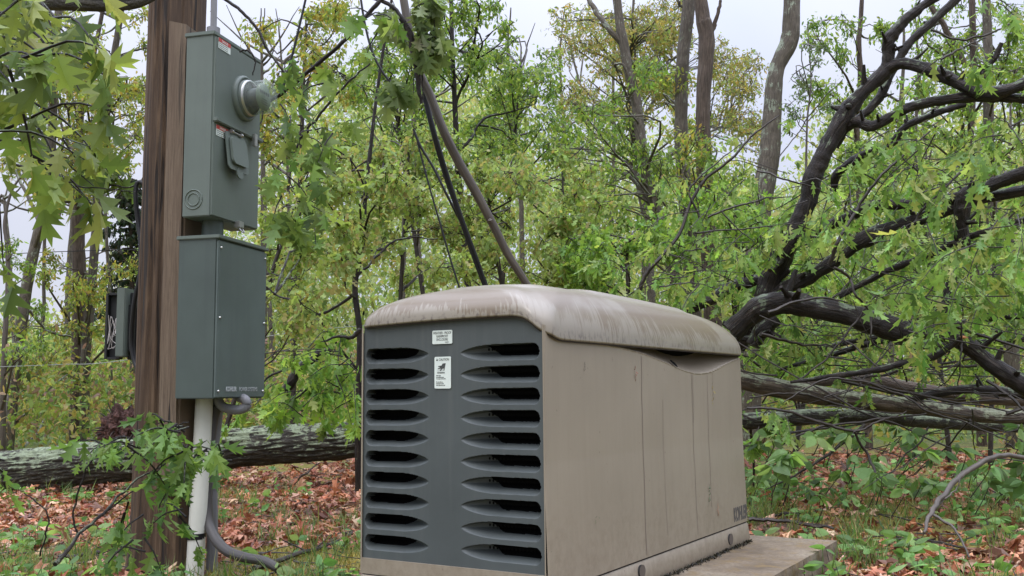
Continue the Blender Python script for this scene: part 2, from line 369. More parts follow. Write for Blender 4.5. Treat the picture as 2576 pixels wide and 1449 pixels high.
def ground_mat():
    m, nt, b, o = mat('forest_floor'); ob = mapping(nt)
    n1 = noise(nt, ob, 1.1, 5, .6); n2 = noise(nt, ob, 16, 6, .7); n3 = noise(nt, ob, 90, 4, .7); n4 = noise(nt, ob, .35, 3)
    soil = ramp(nt, n2, [(.3, (.035, .022, .013)), (.5, (.11, .06, .035)), (.7, (.21, .125, .075))])
    moss = ramp(nt, n3, [(.3, (.07, .075, .013)), (.5, (.22, .19, .032)), (.7, (.34, .27, .05))])
    grass = ramp(nt, n2, [(.3, (.05, .085, .02)), (.7, (.15, .21, .05))])
    c = mixc(nt, ramp(nt, n1, [(.42, 0), (.52, 1)]), soil, moss)
    geo = nt.nodes.new('ShaderNodeSeparateXYZ'); nt.links.new(ob, geo.inputs[0])
    far = ramp(nt, math_(nt, 'MULTIPLY', geo.outputs[1], .02), [(.22, 0), (.32, 1)])
    c = mixc(nt, far, c, grass)
    nt.links.new(c, b.inputs['Base Color']); b.inputs['Roughness'].default_value = .9; bump(nt, b, math_(nt, 'ADD', n2, n3), .8, .03); return m

# ------------------------------------------------------------------ ground
def gz(x, y):
    z = .035 * mn.noise(Vector((x * .9, y * .9, 0))) + .09 * mn.noise(Vector((x * .22, y * .22, 4)))
    z += .012 * mn.noise(Vector((x * 5, y * 5, 2)))
    d = max(0.0, y - 16); z += .02 * d if y < 70 else .02 * 54
    k = min(1, max(0, (math.hypot(x - .6, y - 3.6) - 1.2) / 2)); return z * k
def ground():
    xs = np.unique(np.concatenate([np.linspace(-6, 7, 150), np.sign(np.linspace(-1, 1, 60)) * np.abs(np.linspace(-1, 1, 60)) ** 2 * 300]))
    ys = np.unique(np.concatenate([np.linspace(-3, 16, 180), 16 + np.linspace(0, 1, 50) ** 2 * 500, [-20, -8]]))
    X, Y = np.meshgrid(xs, ys, indexing='xy'); Z = np.array([[gz(x, y) for x in xs] for y in ys])
    n, m = len(ys), len(xs); i, j = np.meshgrid(np.arange(n - 1), np.arange(m - 1), indexing='ij'); a = i * m + j
    MB().add(np.stack([X, Y, Z], -1).reshape(-1, 3), np.stack([a, a + 1, a + m + 1, a + m], -1).ravel(), np.full((n - 1) * (m - 1), 4)).build('ground', ground_mat())['kind'] = 'structure'
ground()

# ------------------------------------------------------------------ generator
GC = Vector((.0884, 2.8018, CAMZ)); YAW = .543; GW = .66; GL = 1.7427
ge = Vector((-math.cos(YAW), math.sin(YAW), 0)); gs = Vector((math.sin(YAW), math.cos(YAW), 0)); Z = Vector((0, 0, 1))
def EP(u, z, out=0.0):       # on the louvred end; u from the far-left edge, z relative to the camera height
    return GC + ge * (GW - u) + Z * z - gs * out
def SP(v, z, out=0.0):       # on the long side; v from the near corner
    return GC + gs * v + Z * z - ge * out
ZB = -.636                    # underside (top of the pad)
zb, zt, zs, zc = -.5052, .2057, .1522, -.5523
gen = empty('standby_generator', (GC + ge * GW / 2 + gs * GL / 2)[:2] + (CAMZ + ZB,), 'beige standby generator with dark louvred end and domed roof on the concrete pad', 'generator')

def grid_mesh(mb, P, keep=None, flip=False, mi=0, uv=None):
    n, m = P.shape[:2]; i, j = np.meshgrid(np.arange(n - 1), np.arange(m - 1), indexing='ij'); a = i * m + j
    q = np.stack([a, a + 1, a + m + 1, a + m], -1)
    if flip: q = q[..., ::-1]
    q = q.reshape(-1, 4)
    if keep is not None: q = q[keep.reshape(-1)]
    used, inv = np.unique(q, return_inverse=True)
    mb.add(P.reshape(-1, 3)[used], inv.ravel(), np.full(len(q), 4), mi=mi, uv=None if uv is None else uv.reshape(-1, 2)[used])

def build_end():
    nu, nv = 300, 420
    us = np.linspace(0.004, GW - .004, nu); zsn = np.linspace(zb, zt + .022, nv)
    U, Zz = np.meshgrid(us, zsn, indexing='xy')
    tops = np.interp(us, [0, .15, .3, .5, .56, .60, .625, .66], [.216, .222, .228, .228, .224, .215, .205, .176])
    Zz = zb + (Zz - zb) / (zt + .022 - zb) * (tops[None, :] - zb)
    D = np.zeros_like(U); ID = -np.ones(U.shape, int); DEEP = np.zeros(U.shape, bool)
    pitch = (.1175 + .4545) / 9; k = 0
    for row in range(10):
        zc_ = .1175 - row * pitch
        for side in (0, 1):
            tip, outer = (.256, .014) if side == 0 else (.372, .641)
            t = (U - tip) / (outer - tip)                       # 0 at the pointed inner end, 1 at the rounded outer end
            H = .0235 * (1 - (1 - np.clip(t * 2.1, 0, 1)) ** 2.2) ** .72 * (1 - np.clip((t - .925) / .075, 0, 1) ** 2.2) ** .5
            H = np.where((t > 0) & (t < 1), H, 0) * 1.0
            v = np.where(H > 1e-4, (Zz - zc_ + .002) / np.maximum(H, 1e-4), 9)
            ins = (np.abs(v) < 1) & (t > 0) & (t < 1)
            w = np.clip((v + 1) / 1.1, 0, 1) ** 1.1
            top = np.clip((1 - v) / .16, 0, 1) ** .7
            dep = .060 * w * top * (1 - (1 - np.clip(t * 1.9, 0, 1)) ** 2) ** 1.2 * np.clip((1.0 - t) / .03, 0, 1) ** .5
            D = np.where(ins, dep, D); ID = np.where(ins, k, ID)
            DEEP |= ins & (v > -.42 + 1.15 * np.clip((.52 - t) / .24, 0, 1) ** 2) & (v < .985) & (t > .29) & (t < .997)
            k += 1
    P = np.array([[EP(0, 0)[:]]]) + (np.array(ge)[None, None] * -(U)[..., None]) + np.array([0, 0, 1.0])[None, None] * Zz[..., None] + np.array(gs)[None, None] * (D + .006)[..., None]
    cid = np.max([ID[:-1, :-1], ID[1:, :-1], ID[:-1, 1:], ID[1:, 1:]], axis=0); deep = DEEP[:-1, :-1] & DEEP[1:, 1:]
    panel = MB(); grid_mesh(panel, P, cid < 0)
    pn = panel.build('louvred_panel', LOUV, gen)
    for kk in range(20):
        mb = MB(); grid_mesh(mb, P, (cid == kk) & ~deep, mi=0)
        lo = mb.build('louvre', [LOUV], pn)
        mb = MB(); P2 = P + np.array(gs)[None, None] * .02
        # louvre slot set deeper: recess faces coloured black for the shade inside
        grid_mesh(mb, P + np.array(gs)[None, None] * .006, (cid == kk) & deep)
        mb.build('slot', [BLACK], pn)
    # perforated screen dots
    dots = MB()
    for row in range(10):
        zc_ = .1192 - row * pitch
        for q in range(14):
            u = .455 + q * .0125
            for zz in ((.0065,)):
                c = EP(u, zc_ + zz, -.034); pts = [c + ge * (.0035 * math.cos(a)) + Z * (.0045 * math.sin(a)) for a in np.linspace(0, 2 * math.pi, 9)[:-1]]
                dots.add([p[:] for p in pts], list(range(8)), [8])
    dots.build('screen_holes', BLACK, pn)['kind'] = 'stuff'
    # tan trim below the end panel
build_end()

def rrect(hx, hy, r, n=14):
    pts = []
    for cx_, cy_, a0 in ((hx - r, hy - r, 0), (-hx + r, hy - r, 90), (-hx + r, -hy + r, 180), (hx - r, -hy + r, 270)):
        for k in range(n): 
            a = R(a0 + 90 * k / (n - 1)); pts.append((cx_ + r * math.cos(a), cy_ + r * math.sin(a)))
    return np.array(pts)
gcen = GC + ge * GW / 2 + gs * GL / 2
ax = np.array(-ge); ay = np.array(gs)       # local x: towards the visible side, local y: towards the far end
def gl(x, y, z): return np.array(gcen) + ax * x + ay * y + np.array([0, 0, z])

def build_body():
    # visible long side: a height field with the scooped grip under the roof
    nv, nz_ = 260, 150
    vs_ = np.linspace(0.0, GL, nv); 
    prof = np.array([(0.0, .195), (.04, .192), (.09, .165), (.14, .154), (.28, .149), (.51, .141), (.70, .126), (.91, .097), (1.06, .074), (1.186, .063), (1.30, .066), (1.37, .074), (1.557, .11), (GL, .139)])
    zl = np.interp(vs_, prof[:, 0], prof[:, 1])
    for _ in range(3): zl = np.convolve(np.pad(zl, 3, 'edge'), np.ones(7) / 7, 'valid')
    tt = np.linspace(0, 1, nz_)
    P = np.zeros((nz_, nv, 3))
    for j, v in enumerate(vs_):
        z1 = float(np.interp(v, [0, .03, .076, .13, GL], [.188, .178, .165, .163, .166]))
        zk = zc + .003 + (z1 - zc) * tt
        if zl[j] < z1 - .002:                                   # put a row on the lip for a crisp edge
            q = int((zl[j] - zc) / (z1 - zc) * nz_); zk = np.concatenate([np.linspace(zc + .003, zl[j], q), np.linspace(zl[j], z1, nz_ - q)])
        over = np.clip(zk - zl[j], 0, 1)
        inset = 1.05 * over ** .93 * (.35 + .65 * np.clip(v / .3, 0, 1))
        flare = .010 * (zk < -.2) * ((-.2 - zk) / .35)
        rc = .004; cr_ = 0.0
        if v < rc: cr_ = rc - math.sqrt(max(0, rc * rc - (rc - v) ** 2))
        e2 = .022; 
        if v > GL - e2: cr_ = e2 - math.sqrt(max(0, e2 * e2 - (v - GL + e2) ** 2))
        for i in range(nz_): P[i, j] = SP(v, zk[i], flare[i] - inset[i] - cr_)[:]
    body = MB(); grid_mesh(body, P, flip=True)
    # the two hidden sides: plain, rounded
    for (a, b_) in (((-GW / 2, -GL / 2 + .001), (-GW / 2, GL / 2)), ((-GW / 2, GL / 2 - .0), (GW / 2 - .05, GL / 2 - .0))):
        q = np.array([gl(*a, zc + .0), gl(*b_, zc + .0), gl(*b_, .19), gl(*a, .19)]); body.add(q, [0, 1, 2, 3], [4], smooth=False)
    # end frame edge strips round the louvred panel
    for (u0, u1, z0, z1) in ((0, .006, zb, .205), (GW - .005, GW - .001, zb, .186), (0, GW - .001, zc, zb)):
        q = [EP(u0, z0, 0)[:], EP(u1, z0, 0)[:], EP(u1, z1, 0)[:], EP(u0, z1, 0)[:]]; body.add(q, [0, 1, 2, 3], [4], smooth=False)
        q = [EP(u0, z1, 0)[:], EP(u1, z1, 0)[:], EP(u1, z1, -.03)[:], EP(u0, z1, -.03)[:]]; body.add(q, [0, 1, 2, 3], [4], smooth=False)
    body.build('side_panel', GEN, gen)
    # inner black box so nothing is seen through
    mb = MB(); box(mb, gl(0, .02, -.20), ax * (GW / 2 - .09), ay * (GL / 2 - .09), (0, 0, .36)); mb.build('inner_liner', BLACK, gen)
    # base skirt, slightly flared, with lifting holes
    rr = rrect(GW / 2 + .006, GL / 2 + .002, .03); n = len(rr); mb = MB()
    rows = [(zc - .003, 0), (zc - .008, .004), (ZB + .02, .010), (ZB, .004)]
    vv = np.array([[gl(x * (1 + o_ / .33), y + np.sign(y) * o_, z) for x, y in rr] for z, o_ in rows])
    vv = np.concatenate([vv, vv[:, :1]], 1); grid_mesh(mb, vv, flip=True); 
    sk = mb.build('base_skirt', GEN, gen)
    mb = MB(); vv = np.array([[gl(x * .993, y * .996, z) for x, y in rr] for z in (zc + .01, zc - .02)]); vv = np.concatenate([vv, vv[:, :1]], 1); grid_mesh(mb, vv, flip=True); mb.build('seam', SEAM_SHADE, gen)
    for v, zq in ((.606, -.585), (1.482, -.594)):
        mb = MB(); c = SP(v, zq, .0185)
        pts = [c + gs * (.024 * math.cos(a)) + Z * (.022 * math.sin(a)) for a in np.linspace(0, 2 * math.pi, 25)[:-1]]
        inn = [p + ge * .03 - Z * .004 for p in pts]
        ring = np.array([[p[:] for p in pts + pts[:1]], [p[:] for p in inn + inn[:1]]])
        grid_mesh(mb, ring); mb.build('lifting_hole', DARKIN, sk)
        mb = MB(); mb.add([(p - ge * .0005)[:] for p in pts], list(range(24))[::-1], [24]); mb.build('hole_shade', paint('hole_inside', (.11, .088, .07), .7), sk)
build_body()

def build_roof():
    rim0 = rrect(GW / 2 + .012, GL / 2 + .012, .055, 22); n = len(rim0)
    # denser rim: resample evenly
    cl = np.vstack([rim0, rim0[:1]]); s = np.concatenate([[0], np.cumsum(np.linalg.norm(np.diff(cl, axis=0), axis=1))])
    M = 420; t = np.linspace(0, s[-1], M + 1)[:-1]; rim = np.stack([np.interp(t, s, cl[:, 0]), np.interp(t, s, cl[:, 1])], -1)
    def edge_z(x, y):        # roof edge dips from the louvred end to the long side
        v = y + GL / 2; u = x + GW / 2
        near = .212 + .012 * np.sin(np.clip(u / .5, 0, 1) * 1.6)
        k = np.clip((u - (GW - .11)) / .12, 0, 1) ** 1.4 * .62 + np.clip(v / .10, 0, 1) * .25 * (u > GW - .05)
        side = zs + .002 + 0 * v
        kk = np.where(u > GW - .02, np.clip(.62 + v / .24, 0, 1), k)
        kk = np.where(v > GL - .02, 1, kk); kk = np.where((u < .02), np.clip(v / .3, 0, 1), kk)
        kk = kk * kk * (3 - 2 * kk)
        return near * (1 - kk) + side * kk
    ez = edge_z(rim[:, 0], rim[:, 1])
    for _ in range(4): ez = (np.roll(ez, 1) + ez * 2 + np.roll(ez, -1)) / 4
    rings = []; uvs = []
    ss = np.concatenate([np.linspace(1, .86, 16), np.linspace(.845, .5, 26), np.linspace(.48, 0.0, 16)])
    per = t
    # under-lip
    rings.append(np.array([gl(x * .955, y * .975, z - .002) for (x, y), z in zip(rim, ez)])); uvs.append(np.stack([per, np.full(M, 1.0)], -1))
    rings.append(np.array([gl(x * .985, y * .993, z - .006) for (x, y), z in zip(rim, ez)])); uvs.append(np.stack([per, np.full(M, 1.0)], -1))
    rings.append(np.array([gl(x * .999, y * 1.0, z - .004) for (x, y), z in zip(rim, ez)])); uvs.append(np.stack([per, np.full(M, 1.0)], -1))
    for q in ss:
        ins = (1 - q) * (GW / 2 + .012)
        rq = rrect(GW / 2 + .012 - ins + 1e-4, GL / 2 + .012 - ins + 1e-4, min(.055 + .42 * (1 - q), GW / 2 + .012 - ins), 22); rq = np.vstack([rq, rq[:1]])
        sq = np.concatenate([[0], np.cumsum(np.linalg.norm(np.diff(rq, axis=0), axis=1))]); tq = t / s[-1] * sq[-1]
        X, Y = np.interp(tq, sq, rq[:, 0]), np.interp(tq, sq, rq[:, 1])
        # straight-ish skirt, round shoulder, gently domed top
        vy = (Y + GL / 2) / GL
        Htop = .348 - .018 * np.clip((vy - .35) / .65, 0, 1) ** 2 - .018 * np.clip((.30 - vy) / .30, 0, 1) ** 2
        p = (1 - q ** 3.3) ** (1 / 2.0)
        Zr = ez * (1 - p) + Htop * p
        # raised central band on the top
        band = np.clip((GW / 2 * .62 - np.abs(X)) / .03, 0, 1) * np.clip((vy - .30) / .06, 0, 1) * np.clip((.90 - vy) / .1, 0, 1)
        Zr = Zr + .010 * band * band * (3 - 2 * band)
        rings.append(np.array(gcen)[None] + ax[None] * X[:, None] + ay[None] * Y[:, None] + np.array([0, 0, 1.0])[None] * Zr[:, None])
        uvs.append(np.stack([per, np.full(M, 1 - p)], -1))
    P = np.array(rings); P = np.concatenate([P, P[:, :1]], 1); UVr = np.array(uvs); last = UVr[:, :1].copy(); last[..., 0] = s[-1]; UVr = np.concatenate([UVr, last], 1)
    mb = MB(); grid_mesh(mb, P, flip=False, uv=UVr); rf = mb.build('roof', ROOF, gen)
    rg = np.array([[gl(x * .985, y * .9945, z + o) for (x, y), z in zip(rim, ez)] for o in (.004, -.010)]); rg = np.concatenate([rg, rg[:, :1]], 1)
    mb = MB(); grid_mesh(mb, rg); mb.build('roof_edge_shade', SEAM_SHADE, rf)  # dark strip standing in for the shadow under the roof lip
build_roof()

def text(body, size, origin, xd, yd, material, parent, name='lettering', sx=1.0, align='LEFT', ext=.0006, bold=0.0):
    cu = bpy.data.curves.new(name, 'FONT'); cu.body = body; cu.size = size; cu.align_x = align; cu.extrude = ext; cu.offset = bold; cu.resolution_u = 3
    tmp = bpy.data.objects.new(name, cu); scene.collection.objects.link(tmp)
    dg = bpy.context.evaluated_depsgraph_get(); me = bpy.data.meshes.new_from_object(tmp.evaluated_get(dg)); bpy.data.objects.remove(tmp)
    xd = Vector(xd).normalized(); yd = Vector(yd).normalized(); zd = xd.cross(yd)
    me.transform(Matrix(((xd.x * sx, yd.x, zd.x, origin[0]), (xd.y * sx, yd.y, zd.y, origin[1]), (xd.z * sx, yd.z, zd.z, origin[2]), (0, 0, 0, 1))))
    me.materials.clear(); me.materials.append(material); me.name = name
    o = bpy.data.objects.new(name, me); link(o, parent); return o

def plate(mb, o, xd, yd, w, h, nrm, th=.001, r=.004):
    """rounded plate, lower-left corner o"""
    o, xd, yd, nrm = Vector(o), Vector(xd).normalized(), Vector(yd).normalized(), Vector(nrm).normalized()
    p = rrect(w / 2, h / 2, r, 6); f = [(o + xd * (w / 2 + a) + yd * (h / 2 + b) + nrm * th)[:] for a, b in p]; bk = [(o + xd * (w / 2 + a) + yd * (h / 2 + b))[:] for a, b in p]
    n = len(p); mb.add(f, range(n), [n], smooth=False)
    lo = []; 
    for i in range(n): j = (i + 1) % n; lo += [i, i + n, j + n, j]
    mb.add(f + bk, lo, [4] * n, smooth=False); return mb

def stickers():
    xd = -ge; nrm = -gs
    # upper sticker
    o = EP(.2715, .146, -.004); s = plate(MB(), o, xd, Z, .073, .041, nrm).build('weatherproof_sticker', STICKER, gen)
    for k, (tx, w) in enumerate((('WEATHER - PROOF', .056), ('RAINPROOF', .036), ('ENCLOSURE', .036))):
        text(tx, .0108, (o + xd * .0365 + Z * (.0295 - k * .0098) + nrm * .0014), xd, Z, INK, s, sx=.70, align='CENTER', ext=.0002)
    text('GM29357', .004, (o + xd * .047 + Z * .0035 + nrm * .0014), xd, Z, INK, s, sx=.9, ext=.0002)
    o = EP(.2795, .0125, -.004); s = plate(MB(), o, xd, Z, .060, .095, nrm).build('caution_sticker', STICKER, gen)
    text('CAUTION', .0105, (o + xd * .016 + Z * .083 + nrm * .0014), xd, Z, INK, s, sx=.8, ext=.0002)
    def poly(pts, name, ma):
        mb = MB(); mb.add([(o + xd * a + Z * b + nrm * .0015)[:] for a, b in pts], range(len(pts)), [len(pts)], smooth=False); mb.build(name, ma, s)
    poly([(.006, .083), (.0135, .083), (.0098, .0905)], 'warning_triangle', INK)
    # hand above a hot surface
    poly([(.030, .0745), (.0415, .0755), (.0385, .062), (.036, .0535), (.0335, .0525), (.0345, .060), (.030, .0595), (.023, .0525), (.0195, .0525), (.024, .0595), (.0135, .059), (.0125, .0605), (.022, .0635), (.0145, .065), (.0135, .067), (.026, .0685)], 'hand_symbol', INK)
    poly([(.010, .0455), (.038, .0455), (.038, .0485), (.010, .0485)], 'hot_surface_bar', INK)
    for k in range(4): poly([(.010, .0515 + k * .0022), (.037, .0515 + k * .0022), (.037, .0522 + k * .0022), (.010, .0522 + k * .0022)], 'heat_line', INKW)
    for k, tx in enumerate(('Hot engine', 'and exhaust system', 'Can cause severe burns', '', 'Do not work on', 'generator set until', 'unit is allowed to cool')):
        if tx: text(tx, .0042, (o + xd * .007 + Z * (.0375 - k * .0048) + nrm * .0014), xd, Z, INK, s, sx=.85, ext=.0002, bold=.00008)
    # name near the far lower corner of the long side
    text('KOHLER', .076, SP(1.550, -.533, .0095), gs, Z, INKG, gen, sx=.60, ext=.0004, bold=.003)
    # lock hole in the grip
    c = SP(1.06, .022, -.0052); mb = MB()
    pts = [c + gs * (.012 * math.cos(a)) + Z * (.016 * math.sin(a)) for a in np.linspace(0, 2 * math.pi, 17)[:-1]]
    c = SP(.985, .100, -.010); pts = [c + gs * (.016 * math.cos(a)) + (Z + ge * 1.0) * (.014 * math.sin(a)) - ge * .003 for a in np.linspace(0, 2 * math.pi, 17)[:-1]]
    mb = MB(); mb.add([p[:] for p in pts], range(16), [16]); mb.build('lock_hole', BLACK, gen)
    # drip lines below the grip
    for v, z0, z1, w in ((.675, .118, -.54, .0016), (.857, -.03, -.5, .0009), (1.14, .06, -.53, .0013), (1.152, .06, -.12, .0010), (1.31, .06, -.45, .0014), (1.37, .07, .0, .001)):
        mb = MB(); zz = np.linspace(z0, z1, 26); off = np.cumsum(rng.normal(size=26)) * .0013
        for i in range(25):
            def o_(z_): return .0012 + .010 * (z_ < -.2) * ((-.2 - z_) / .35)
            a, b_ = SP(v + off[i], zz[i], o_(zz[i])), SP(v + off[i + 1], zz[i + 1], o_(zz[i + 1]))
            mb.add([(a - gs * w)[:], (a + gs * w)[:], (b_ + gs * w)[:], (b_ - gs * w)[:]], [0, 1, 2, 3], [4], smooth=False)
        mb.build('drip_streak', DRIP, gen)
stickers()

# concrete pad
def pad():
    z0 = CAMZ + ZB
    a = G(2105, 1360, z0); far_l = G(1640, 1322, z0)
    # pad is parallel to the generator: its side runs along gs, beyond the unit's far end
    global PDX, PDY
    d = (a - gcen); dx = d.dot(Vector(ax)); dy = d.dot(Vector(ay)); PDX, PDY = dx, dy
    import bmesh
    bm = bmesh.new(); x0, x1, y0, y1 = -GW / 2 - .12, dx, -GL / 2 - .25, dy
    c = gl((x0 + x1) / 2, (y0 + y1) / 2, 0); c[2] = (z0 - .12) / 2
    bmesh.ops.create_cube(bm, size=2)
    M = Matrix(((ax[0] * (x1 - x0) / 2, ay[0] * (y1 - y0) / 2, 0, c[0]), (ax[1] * (x1 - x0) / 2, ay[1] * (y1 - y0) / 2, 0, c[1]), (0, 0, (z0 + .12) / 2 - .001, c[2]), (0, 0, 0, 1)))
    bmesh.ops.transform(bm, matrix=M, verts=bm.verts)
    bmesh.ops.subdivide_edges(bm, edges=bm.edges[:], cuts=50, use_grid_fill=True)
    for v in bm.verts:
        n_ = mn.noise(v.co * 9) * .004 + mn.noise(v.co * 30) * .003
        l = Vector((v.co - Vector(gcen)).dot(Vector(ax)) for _ in (0,)) if False else None
        v.co += Vector((n_, -n_, n_ * .6))
    me = bpy.data.meshes.new('concrete_pad'); bmesh.ops.recalc_face_normals(bm, faces=bm.faces); bm.to_mesh(me); bm.free(); me.materials.append(CONC)
    o = bpy.data.objects.new('concrete_pad', me); link(o); tag(o, 'weathered concrete pad under the beige generator', 'concrete pad')
    print('pad', dx, dy)
pad()
def grime():                  # dark moss and dirt in the joint between skirt and pad
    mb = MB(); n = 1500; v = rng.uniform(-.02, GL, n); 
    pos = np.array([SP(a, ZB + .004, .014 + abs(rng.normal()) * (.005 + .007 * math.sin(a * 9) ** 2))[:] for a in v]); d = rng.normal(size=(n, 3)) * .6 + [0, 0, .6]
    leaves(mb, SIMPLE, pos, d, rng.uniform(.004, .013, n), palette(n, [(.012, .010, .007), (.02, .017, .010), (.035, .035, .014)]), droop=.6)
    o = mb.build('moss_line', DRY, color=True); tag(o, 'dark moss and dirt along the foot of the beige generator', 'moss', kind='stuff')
grime()

# scraps of leaf stuck on the generator side
for (px, py, w, h, col) in ((1463, 932, 3, 9, (.08, .06, .05)), (1564, 918, 3, 22, (.30, .10, .05)), (1523, 884, 3, 10, (.07, .09, .05)), (1478, 1313, 13, 9, (.07, .13, .04)), (1770, 1210, 4, 22, (.05, .13, .05)), (1792, 1250, 3, 20, (.35, .18, .11)), (1563, 912, 2, 7, (.3, .14, .06)), (1555, 1285, 3, 6, (.12, .08, .05)), (1548, 1308, 2, 4, (.5, .42, .36)), (1441, 1350, 2, 5, (.28, .16, .1))):
    pass
def scraps():
    L_ = [(.25, .09, .012, .03, (.08, .06, .05), 'tiny dark scrap stuck high on the generator side near its front corner'),
          (.62, .085, .008, .055, (.28, .09, .04), 'reddish catkin scrap stuck on the generator side below the roof seam'),
          (.30, -.375, .035, .025, (.06, .13, .04), 'green leaf scrap stuck low on the generator side towards the front'),
          (1.28, -.36, .02, .075, (.05, .13, .05), 'narrow green leaf scrap stuck between two drip lines on the generator side'),
          (1.36, -.43, .02, .07, (.35, .18, .11), 'pinkish brown catkin scrap low on the generator side near the lettering'),
          (1.365, .03, .016, .11, (.38, .30, .12), 'yellowish catkin string hanging from the grip scoop on the generator side')]
    for v, z, w, h, c, lab in L_:
        h *= .8
        mb = MB(); n = 9; P = [SP(v + random.uniform(-w, w) * .4, z - h * k / 8, .003 + .010 * (z < -.2) * ((-.2 - z + h) / .35)) for k in range(n)]
        pos = np.array([p[:] for p in P]); d = np.tile(np.array([0, 0, -1.0]), (n, 1)) + rng.normal(size=(n, 3)) * .5
        leaves(mb, SIMPLE, pos, d, h * .22, palette(n, [c]), droop=.1, nrm=np.tile(np.array(-ge), (n, 1)))
        o = mb.build('leaf_scrap', DRY, color=True); tag(o, lab, 'leaf scrap', 'scraps stuck on the generator')
scraps()

# ------------------------------------------------------------------ pole, boxes, pipes
Fd = Vector((.25, .968, 0)).normalized(); Sd = Vector((-Fd.y, Fd.x, 0)); Nf = -Sd      # Fd along the box fronts, Nf outward normal of the fronts
KY = 4.0
K0 = V(541, 800, KY); K0.z = 0
def KB(a, s, z): return K0 + Fd * a + Sd * s + Z * z     # a along the front, s into the pole, z world
def zat(py, px=541, y=KY): return V(px, py, y).z

def pole():
    t = empty('utility_pole', (0, 0, 0), 'weathered brown wooden utility pole with a grey-brown board nailed up its side', 'utility pole')
    top = V(453, 0, 4.28); bot = V(403, 1435, 4.28); cx_, cy_ = (top.x + bot.x) / 2, 4.28
    t.location = (cx_, cy_, 0)
    n, sd = 260, 120; zz = np.linspace(-.2, 8.5, n); zz = np.concatenate([np.linspace(-.2, 2.9, 200), np.linspace(2.95, 8.5, 60)])
    th = np.arange(sd + 1) * 2 * math.pi / sd
    P = np.zeros((n, sd + 1, 3)); UVp = np.zeros((n, sd + 1, 2))
    for i, z in enumerate(zz):
        r0 = .131 - .006 * z / 2 + .02 * math.exp(-max(z, 0) * 6)
        for j, a in enumerate(th):
            a_ = a % (2 * math.pi); g = 0
            for (ac, dp, w, ph) in ((4.32, .045, .075, 0), (3.95, .02, .04, 3), (5.25, .02, .03, 5), (3.75, .014, .025, 9), (4.72, .026, .035, 14), (4.5, .014, .02, 21)):
                aa = ac + .05 * mn.noise(Vector((0, z * 1.3, ph))); k = max(0, mn.noise(Vector((1, z * .9, ph))) + .45)
                g += dp * min(k, 1) * math.exp(-((a_ - aa) / w) ** 2)
            r_ = r0 - g + .004 * mn.noise(Vector((math.cos(a) * 3, math.sin(a) * 3, z * 1.5))) + .0015 * mn.noise(Vector((math.cos(a) * 22, math.sin(a) * 22, z * 2)))
            P[i, j] = (cx_ + r_ * math.cos(a), cy_ + r_ * math.sin(a), z); UVp[i, j] = (a * .12, z)
    mb = MB(); grid_mesh(mb, P, uv=UVp); mb.build('post', POLE, t)
    # board
    mb = MB(); z0, z1 = V(415, 1072, 4.12).z, V(450, 68, 4.12).z; nb = 60
    c0 = KB(-.005, .185 + .012, 0)
    bx, by = .055, .035
    for k in range(4): pass
    pts = []
    zz = np.linspace(z0, z1, nb); Pg = np.zeros((nb, 5, 3)); U2 = np.zeros((nb, 5, 2)); sx = [0, 0, 0, 0]
    A = V(449, 500, 4.06); B = V(419, 500, 4.03)     # right and left edges of the board's near face
    def edge(px, yy): q = V(px, 500, yy); return Vector((q.x, q.y, 0))
    f0, f1 = edge(414, 4.10), edge(457, 4.09); dpt = Vector((.02, .12, 0))
    cs = [f0, f1, f1 + dpt, f0 + dpt, f0]; cum = [0, .07, .19, .26, .38]
    for i, z in enumerate(zz):
        for j in range(5):
            w = .0015 * mn.noise(Vector((j % 4, z * 2, 0))); P_ = cs[j] + Vector((w, w, z + (.02 * (j in (0, 3, 4)) if i == nb - 1 else 0))); Pg[i, j] = P_[:]; U2[i, j] = (cum[j], z)
    grid_mesh(mb, Pg, uv=U2); mb.add(Pg[-1, :4], [0, 1, 2, 3], [4], uv=U2[-1, :4]); mb.add(Pg[0, :4], [3, 2, 1, 0], [4], uv=U2[0, :4])
    mb.sm = [np.zeros_like(x) for x in mb.sm]
    mb.build('board', BOARD, t)
    mb = MB(); box(mb, KB(.19, .235, 1.3), Fd * .13, Sd * .045, (0, 0, .95), .004); 
    mb.build('mounting_plank', BOARD, t)
pole()

